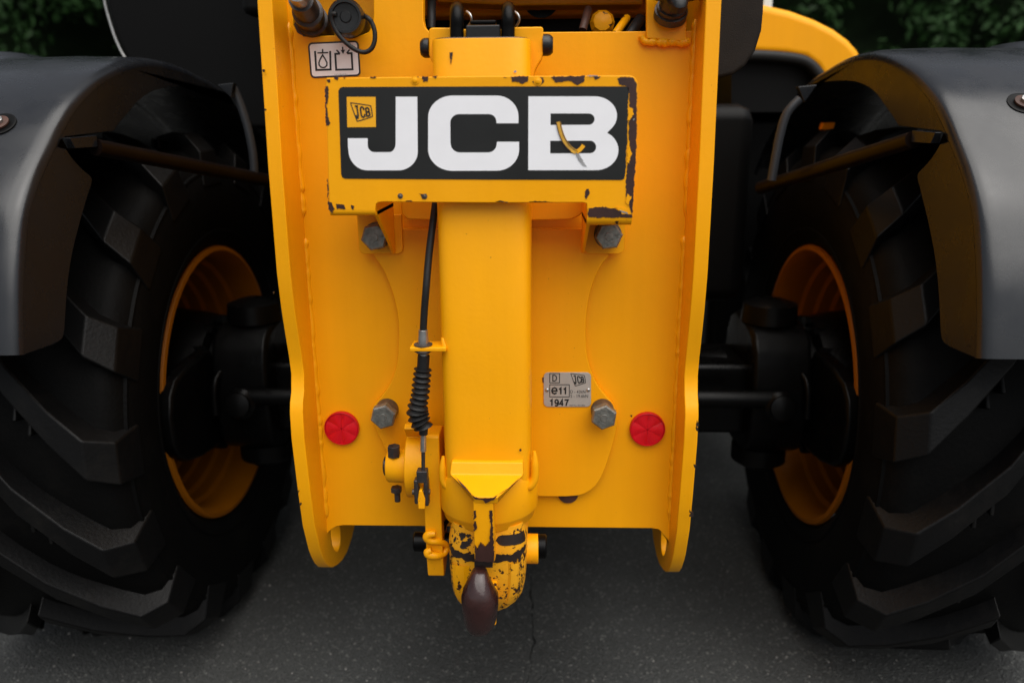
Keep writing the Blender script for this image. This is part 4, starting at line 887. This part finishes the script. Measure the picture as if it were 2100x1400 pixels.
# mudguard stays: round bars from the chassis out to the guards, small brackets at the top
for s, a, b in ((-1, (196, 302), (560, 372)), (1, (1872, 287), (1560, 385))):
    p0 = PXp(a[0], a[1], s * .66); p1 = PY(b[0], b[1], .62)
    MB().tube([p0, p0.lerp(p1, .5), p1], .014, 16).build('guard_stay', 'stay_brown', T)
for tri, X_ in (([(446, 174), (478, 170), (474, 201)], -.60), ([(1637, 178), (1676, 174), (1650, 210)], .60)):
    q = [PXp(a, b, X_) for a, b in tri]; yv = q[0].y
    MB().prism(xz(tri, yv), 'y', yv, yv + .02).build('stay_bracket', 'mudguard_plastic', T, bevel=.001)
for l, X_ in (([(478, 180), (492, 212), (508, 262), (519, 318), (522, 365)], -.58), ([(1640, 203), (1614, 232), (1600, 275), (1590, 325), (1582, 370)], .58)):
    yv = PXp(*l[0], X_).y
    MB().tube([PY(a, b, yv) for a, b in l], .009, 12, sub=4).build('hose', 'grey_hose', T)

# ---- bodywork at the top: dark cab corner on the left, yellow engine cover and matt black end plate on the right
Yc = .95
cab = smoothpoly([(205, -900), (205, -120), (209, -40), (216, 0), (226, 40), (240, 82), (258, 118), (285, 150), (330, 175), (400, 215), (470, 260), (620, 270), (620, -900)], 1)
MB().prism(xz(cab, Yc), 'y', Yc, 2.6).build('cab_corner', 'matt_black', T, bevel=.012, seg=3)
MB().tube([PY(a, b, Yc - .004) for a, b in [(207, -60), (214, 0), (224, 40), (238, 82), (256, 118), (282, 150)]], .0035, 8, sub=3).build('cab_trim', 'zinc_steel', T)
Ye = .16
ep = [(1430, -120), (1566, -120), (1567, 20), (1563, 62), (1550, 104), (1530, 134), (1506, 152), (1480, 159), (1430, 160)]
MB().prism(xz(ep, Ye), 'y', Ye, Ye + .10).build('end_plate', 'matt_brown_black', T, bevel=.006, seg=3)
Yg = 1.05
cov = [(1520, 8), (1570, 9), (1622, 21), (1672, 39), (1712, 59), (1742, 81), (1762, 103), (1772, 128), (1778, 200), (1700, 200), (1692, 170), (1672, 138), (1650, 122), (1610, 115), (1520, 110)]
cvp = xz(cov, Yg)
MB().prism(cvp, 'y', Yg, 2.6).build('engine_cover', 'yellow_paint', T, bevel=.022, seg=5)
MB().prism(xz([(1688, 252), (1714, 251), (1709, 267), (1684, 266)], .78), 'y', .78, .80).build('yellow_glimpse', 'yellow_paint', T, bevel=.002)  # stand-in block added where yellow bodywork shows through a hole
MB().tube([PY(a, b, Yg + .012) for a, b in [(1500, 114), (1560, 114), (1612, 118), (1648, 125), (1670, 141), (1688, 168), (1694, 200)]], .016, 12, sub=4).build('cover_seal', 'black_rubber', T)
MB().prism(xz([(1500, 110), (1610, 114), (1650, 122), (1672, 140), (1692, 172), (1698, 230), (1500, 230)], Yg + .05), 'y', Yg + .05, 2.5).build('engine_bay', 'matt_black', T)
p = PY(1575, 6, 1.5); MB().box(p.x - .014, p.x + .014, 1.5, 1.53, p.z - .02, p.z + .6).build('mirror_post', 'pale_glass', T, bevel=.003)
MB().box(.60, 1.12, 1.26, 2.6, .45, 1.20).build('black_filler', 'matt_black', T, bevel=.03)  # filler boxes added both sides to black out the view past the wheels
MB().box(-1.12, -.60, 1.26, 2.6, .45, 1.20).build('black_filler', 'matt_black', T, bevel=.03)
# hidden overhead box added to shade the gap between the wheels
MB().box(-.62, .34, .75, 2.6, 1.42, 1.75).build('overhead_shade_box', 'matt_black', T, bevel=.02)
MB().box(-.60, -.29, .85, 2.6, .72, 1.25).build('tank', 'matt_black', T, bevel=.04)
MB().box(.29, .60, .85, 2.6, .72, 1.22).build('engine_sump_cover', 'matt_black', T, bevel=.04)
